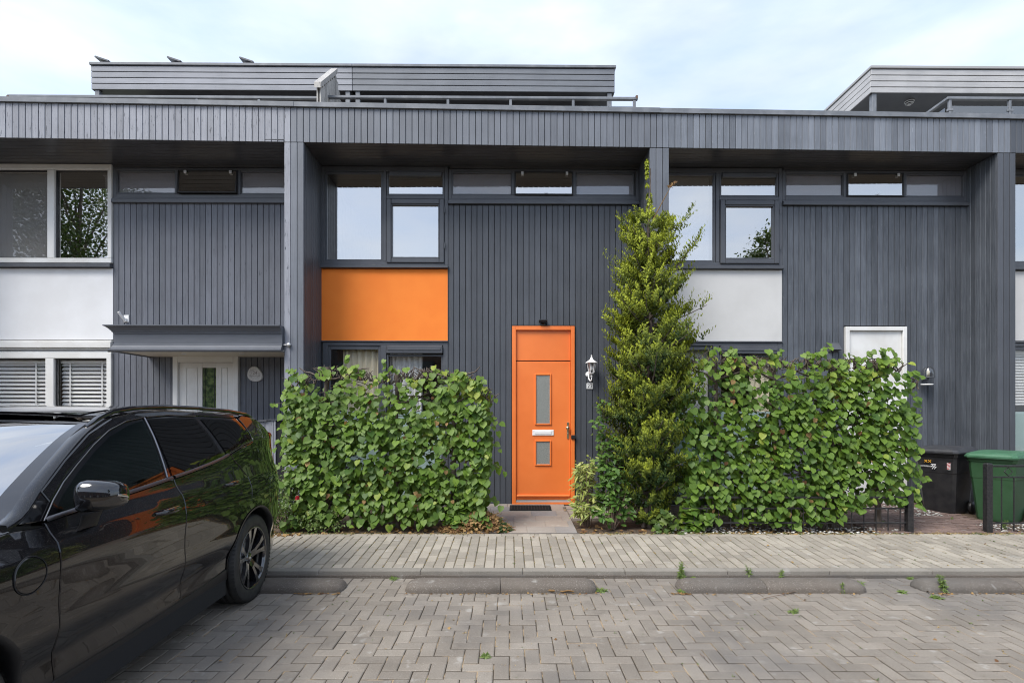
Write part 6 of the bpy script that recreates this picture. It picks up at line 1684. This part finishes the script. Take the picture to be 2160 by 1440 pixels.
# trees behind the photographer: they show only as reflections in the upper windows
def tree(x, y, h, rc, label, seed, n=5200, low=.35):
    rn = random.Random(seed); r = empty('street_tree', (x, y, 0)); tag(r, label, 'tree', 'trees across the street')
    b = MB(); b.tube([(0, 0, -.2), (.1, 0, h * .3), (.05, .1, h * .6), (.2, 0, h * .9)], [.22, .17, .11, .03], 9)
    J = MB(); G = [leaf_geo(OVAL, .2, .3, .05, rn) for _ in range(5)]; cl = []
    for k in range(26):
        a = rn.uniform(0, 2 * pi); f = rn.uniform(low, .96); rad = rc * (1 - ((f - .62) / .42) ** 2) ** .5 * rn.uniform(.4, 1) if abs(f - .62) < .42 else rc * .2
        c = Vector((cos(a) * rad, sin(a) * rad, f * h)); cl.append(c); b.tube([(.1, 0, f * h * .7), tuple((c + Vector((.1, 0, f * h * .7))) / 2 + Vector((0, 0, .1))), tuple(c)], [.06, .04, .02], 5)
    for i in range(n):
        c = cl[rn.randrange(len(cl))]; p = c + Vector((rn.gauss(0, rc * .19), rn.gauss(0, rc * .19), rn.gauss(0, rc * .14)))
        vs, fs = place(G[rn.randrange(5)], p, (rn.gauss(0, 1), rn.gauss(0, 1), 1), (rn.gauss(0, 1), rn.gauss(0, 1), rn.gauss(0, 1)), rn.uniform(.09, .17)); J.add(vs, fs, rn.random(), True)
    b.build('trunk', 'bark', r); J.build('crown', 'tree_leaf', r, kind='stuff')
tree(-19.5, -8.2, 14.5, 3.6, 'broad tree across the street seen only in the left window reflection', 3, 22000, .3)
tree(12.9, -8.4, 10.6, 1.5, 'slender tree across the street seen only in the right window reflection', 4, 9000, .5)
# ------------------------------------------------------------------ bins, iron fences, wooden screen, mat, houses opposite
def wheelie_bin(x, y, z, rz, mat, lidmat, label, S=1.0):
    r = empty('wheelie_bin', (x, y, z), rz); tag(r, label, 'bin', 'wheeled rubbish bins in the right front garden'); r.scale = (S, S, S)
    hw0, hd0, hw1, hd1, H0, H1 = .20, .22, .272, .33, .02, .93
    m = MB()
    def ring(f, e=0):
        hw = hw0 + (hw1 - hw0) * f + e; hd = hd0 + (hd1 - hd0) * f + e; z_ = H0 + (H1 - H0) * f; c = .035
        return [(-hw + c, -hd, z_), (hw - c, -hd, z_), (hw, -hd + c, z_), (hw, hd - c, z_), (hw - c, hd, z_), (-hw + c, hd, z_), (-hw, hd - c, z_), (-hw, -hd + c, z_)]
    rings = [ring(0), ring(.04, .004), ring(.66), ring(.68, .004), ring(.70, .004), ring(.94), ring(.942, .014), ring(1, .016), ring(1, -.01)]
    vs = [v for q in rings for v in q]; m.add(vs, [(i * 8 + k, i * 8 + (k + 1) % 8, (i + 1) * 8 + (k + 1) % 8, (i + 1) * 8 + k) for i in range(len(rings) - 1) for k in range(8)]); m.add(rings[0], [tuple(reversed(range(8)))])
    for sx in (-.10, .10): m.add([(sx - .012, -hd0 - .004, .1), (sx + .012, -hd0 - .004, .1), (sx + .012, -hd1 + .01, .85), (sx - .012, -hd1 + .01, .85), (sx - .02, -hd0 + .01, .1), (sx + .02, -hd0 + .01, .1), (sx + .02, -hd1 + .03, .85), (sx - .02, -hd1 + .03, .85)], [(0, 1, 2, 3), (0, 3, 7, 4), (1, 5, 6, 2)])
    body_ = fixn(m.build('bin_body', mat, r))
    # lid: rim lip, raised middle, front grip
    m = MB()
    def lr(hw, y0, y1, z_, c=.05): return [(-hw + c, y0, z_), (hw - c, y0, z_), (hw, y0 + c, z_), (hw, y1 - c, z_), (hw - c, y1, z_), (-hw + c, y1, z_), (-hw, y1 - c, z_), (-hw, y0 + c, z_)]
    L2 = [lr(.300, -.375, .36, .925), lr(.305, -.382, .365, .945), lr(.300, -.380, .362, .962), lr(.292, -.370, .355, .968), lr(.286, -.36, .35, .985), lr(.25, -.30, .33, 1.005), lr(.24, -.05, .32, 1.022, .04)]
    vs = [v for q in L2 for v in q]; m.add(vs, [(i * 8 + k, i * 8 + (k + 1) % 8, (i + 1) * 8 + (k + 1) % 8, (i + 1) * 8 + k) for i in range(len(L2) - 1) for k in range(8)]); m.add(L2[-1], [tuple(range(8))]); m.add(L2[0], [tuple(reversed(range(8)))])
    lid = fixn(m.build('lid', lidmat, r))
    m = MB(); m.tube([(-.25, .40, .97), (.25, .40, .97)], .014, 8)
    for sx in (-.22, -.08, .08, .22): m.cbox(sx - .012, sx + .012, .33, .415, .95, .99, .004)
    m.build('handle', lidmat, r)
    m = MB(); m.cbox(-.11, .11, -.30, -.22, .998, 1.004, .002); m.build('lid_sticker', 'white_plastic', lid)
    for sx in (1, -1):
        m = MB(); m.lathe([(.0, -.02), (.06, -.02), (.095, -.025), (.10, -.01), (.10, .015), (.09, .025), (.0, .02)], 20, (sx * .255, .21, .10), 'x'); fixn(m.build('wheel', 'black_plastic', r))
    return r, body_
M['bin_black'] = pbr('bin_black', (.016, .016, .018), .42, (.028, .027, .028), 8, b=.12, bscale=120)
M['bin_green'] = pbr('bin_green', (.028, .078, .032), .45, (.036, .092, .042), 5, b=.12, bscale=120)
M['lid_green'] = pbr('lid_green', (.045, .135, .070), .45, (.065, .165, .095), 5, b=.12, bscale=120)
M['lid_black'] = pbr('lid_black', (.030, .031, .036), .5, (.045, .046, .05), 8, b=.12, bscale=120)
b1, bb1 = wheelie_bin(6.40, 7.80, .17, R(-62), 'bin_black', 'lid_black', 'black wheeled bin with yellow and white markings beside the boarded wall', .95)
b2, bb2 = wheelie_bin(6.74, 7.30, .145, R(-60), 'bin_green', 'lid_green', 'green wheeled bin behind the low iron fence', .94)
def decal(me, parent, loc, mat, tilt=.075):
    me.materials.clear(); me.materials.append(M[mat]); me.transform(Matrix.Rotation(pi / 2, 4, 'X')); o = link('marking', me, parent, loc=loc); o.rotation_euler = (tilt * 1.5, 0, 0); return o
M['yellow_ink'] = pbr('yellow_ink', (.75, .38, .02), .5); M['white_ink'] = pbr('white_ink', (.75, .75, .75), .5); M['red_ink'] = pbr('red_ink', (.45, .03, .03), .5)
def fy(z): f = (z - .02) / .91; return -(.22 + .11 * f) - .006
# "xx" made of small crosses, the municipal name and its zigzag emblem
b = MB()
for cx in (-.115, -.065):
    for sg in (1, -1): b.tube([(cx - .018, fy(.80) - .006, .80 - sg * .018), (cx + .018, fy(.80) - .006, .80 + sg * .018)], .0045, 5)
b.build('marking', 'yellow_ink', bb1)
decal(text_mesh('PURMEREND', .030, .0006), bb1, (-.125, fy(.725) - .006, .722), 'white_ink')
b = MB(); z_ = .725
zz_ = [(-.035, .03), (.0, .03), (-.03, -.005), (.005, -.005), (-.02, -.04)]
for dx in (-.0, .028):
    pts = [(-.015 + dx + a, fy(z_) - .008, z_ + c) for a, c in zz_]
    for i in range(4): b.tube([pts[i], pts[i + 1]], .0055, 5)
b.build('marking', 'white_ink', bb1)
def stripes(parent, x):
    b = MB(); b.box(x - .022, x + .022, fy(.74) - .007, fy(.74) - .005, .69, .79); b.build('sticker', 'white_ink', parent)
    b = MB()
    for i in range(5): zz = .692 + i * .02; b.add([(x - .021, fy(.74) - .009, zz), (x - .021, fy(.74) - .009, zz + .009), (x + .021, fy(.74) - .009, zz + .024), (x + .021, fy(.74) - .009, zz + .014)], [(0, 1, 2, 3)])
    b.build('sticker_stripes', 'red_ink', parent)
stripes(bb1, .175)

def iron_fence(x0, x1, y, h, label, deco=True, endpost=None, pitch=.148):
    deco = deco and h > .6
    z0 = zgard(y); r = empty('iron_fence', ((x0 + x1) / 2, y, z0)); tag(r, label, 'fence', 'low black iron garden fences'); o = r.location
    b = MB(); b.cbox(x0, x1, y - .012, y + .012, z0 + h - .03, z0 + h - .006, .003); b.build('top_rail', 'iron', r, o)
    b = MB(); b.cbox(x0, x1, y - .010, y + .010, z0 + h - .165, z0 + h - .145, .003); b.build('rail', 'iron', r, o)
    b = MB(); b.cbox(x0, x1, y - .010, y + .010, z0 + .115, z0 + .135, .003); b.build('rail', 'iron', r, o)
    bm_ = MB(); bm_.tube([(0, 0, 0), (0, 0, h - .165 - .03)], .0075, 6); me = mesh_of(bm_, 'bar', 'iron')
    n = int((x1 - x0) / pitch)
    for i in range(n): link('bar', me, r, loc=(x0 + .07 + (i + .5) * (x1 - x0 - .07) / n - o[0], 0, .03))
    if deco:
        d = MB(); s = .052; d.tube([(-s, 0, 0), (0, 0, s), (s, 0, 0), (0, 0, -s), (-s, 0, 0)], .006, 5); me = mesh_of(d, 'diamond', 'iron')
        for i in range(max(1, int((x1 - x0) / .44))): link('diamond', me, r, loc=(x0 + .07 + .16 + i * .44 - o[0], 0, h - .087))
    for px_, hh in endpost or []:
        b = MB(); b.cbox(px_ - .035, px_ + .035, y - .035, y + .035, z0 - .1, z0 + hh, .004); b.cbox(px_ - .03, px_ + .03, y - .03, y + .03, z0 + hh + .0005, z0 + hh + .008, .003); b.build('post', 'iron', r, o)
    return r
iron_fence(2.15, 4.93, 6.60, .46, 'low black iron fence half hidden in the long right hedge, ending in a square post', True, [(4.965, .50)])
iron_fence(5.955, 7.4, 6.585, .85, 'low black iron fence with diamond ornaments in front of the green bin', True, [(5.93, .86)])
# fence panel that runs towards the house at the right edge
def side_fence():
    z0 = zgard(6.7); r = empty('iron_side_fence', (6.86, 7.1, z0)); tag(r, 'short iron fence running back to the house at the right photo edge', 'fence'); o = r.location
    for zz in (.12, .68, .83): b = MB(); b.cbox(6.85, 6.87, 6.62, 7.6, z0 + zz, z0 + zz + .02, .003); b.build('rail', 'iron', r, o)
    bm_ = MB(); bm_.tube([(0, 0, 0), (0, 0, .8)], .0075, 6); me = mesh_of(bm_, 'bar', 'iron')
    for i in range(8): link('bar', me, r, loc=(0, 6.68 + i * .12 - 7.1, .04))
# wooden screen box behind the car
def screen():
    d = 7.62; z0 = zgard(d); xa, xb = (505 - HX) * d / F, (582 - HX) * d / F
    r = empty('garden_screen', (xb, d, z0)); tag(r, 'low grey boarded screen with a dark end between the car and the left hedge', 'garden screen'); o = r.location
    zt = CZ + (HY - 886) * d / F
    b = MB(); b.box(xa - .9, xb - .01, d + .021, d + .06, z0, zt - .03); fr_ = b.build('frame', 'backing', r, o)
    n = 11; pw = .125; x = xb - .028
    for i in range(n):
        drop = 0 if i < 1 else min(.09, .018 * i)
        bb = MB(); bb.cbox(0, pw - .006, 0, .02, 0, zt - z0 - drop - .012, .003, rnd.random()); link('plank', mesh_of(bb, 'plank', 'wood_left'), r, loc=(x - pw - o[0], 0, 0)); x -= pw
    b = MB(); b.cbox(xb - .026, xb, d - .008, d + .03, z0, zt - .004, .003, .9); b.build('corner_post', 'wood_left', r, o)
    b = MB(); b.box(xb + .001, xb + .19, d + .01, d + .5, z0, zt - .001); b.build('dark_end', 'backing', r, o)
    b = MB(); b.hexa([(xb - 1.2, d - .03, zt - .10), (xb - .12, d - .03, zt - .012), (xb - 1.2, d + .12, zt - .10), (xb - .12, d + .12, zt - .012), (xb - 1.2, d - .03, zt - .085), (xb - .12, d - .03, zt + .012), (xb - 1.2, d + .12, zt - .085), (xb - .12, d + .12, zt + .012)])
    b.box(xb - .119, xb + .20, d - .02, d + .5, zt + .001, zt + .014); b.build('top_board', 'frame_dark', r, o)
screen()
r = empty('doormat', (.31, 7.93, ztile(7.93) + .002)); tag(r, 'black rubber doormat before the orange door', 'doormat'); r.rotation_euler = (.04, 0, -.02)
b = MB(); b.hexa([(-.31, -.165, 0), (.31, -.165, 0), (-.31, .165, 0), (.31, .165, 0), (-.305, -.16, .014), (.305, -.16, .014), (-.305, .16, .014), (.305, .16, .014)]); b.build('rubber_sheet', 'mat_rubber', r)
b = MB()
for i in range(14):
    for j in range(7): x, y = -.27 + i * .0415, -.13 + j * .0433; b.box(x, x + .03, y, y + .006, .0145, .019)
b.build('studs', 'mat_rubber', r, kind='stuff')
# houses across the street, only met as reflections
M['far_brick'] = pbr('far_brick', (.17, .11, .085), .9, (.22, .15, .12), 3)
M['far_glass'] = pbr('far_glass', (.02, .024, .03), .06, spec=.9)
r = empty('opposite_houses', (0, -17, 0)); tag(r, 'plain brick house row across the street, behind the photographer', 'house row')
b = MB(); b.box(-32, 32, -8, 0, -.2, 5.6); b.build('wall', 'far_brick', r)
b = MB(); b.box(-32.2, 32.2, -8.2, .25, 5.61, 5.95); b.build('roof', 'frame_dark', r)
for i in range(11):
    x = -29 + i * 5.6; b = MB(); b.box(x, x + 2.4, .001, .05, 1.0, 2.4); b.box(x, x + 2.4, .001, .05, 3.6, 4.9); b.build('window', 'far_glass', r)
    b = MB(); b.box(x + 3.2, x + 4.2, .001, .06, .0, 2.3); b.build('door', 'frame_white', r)
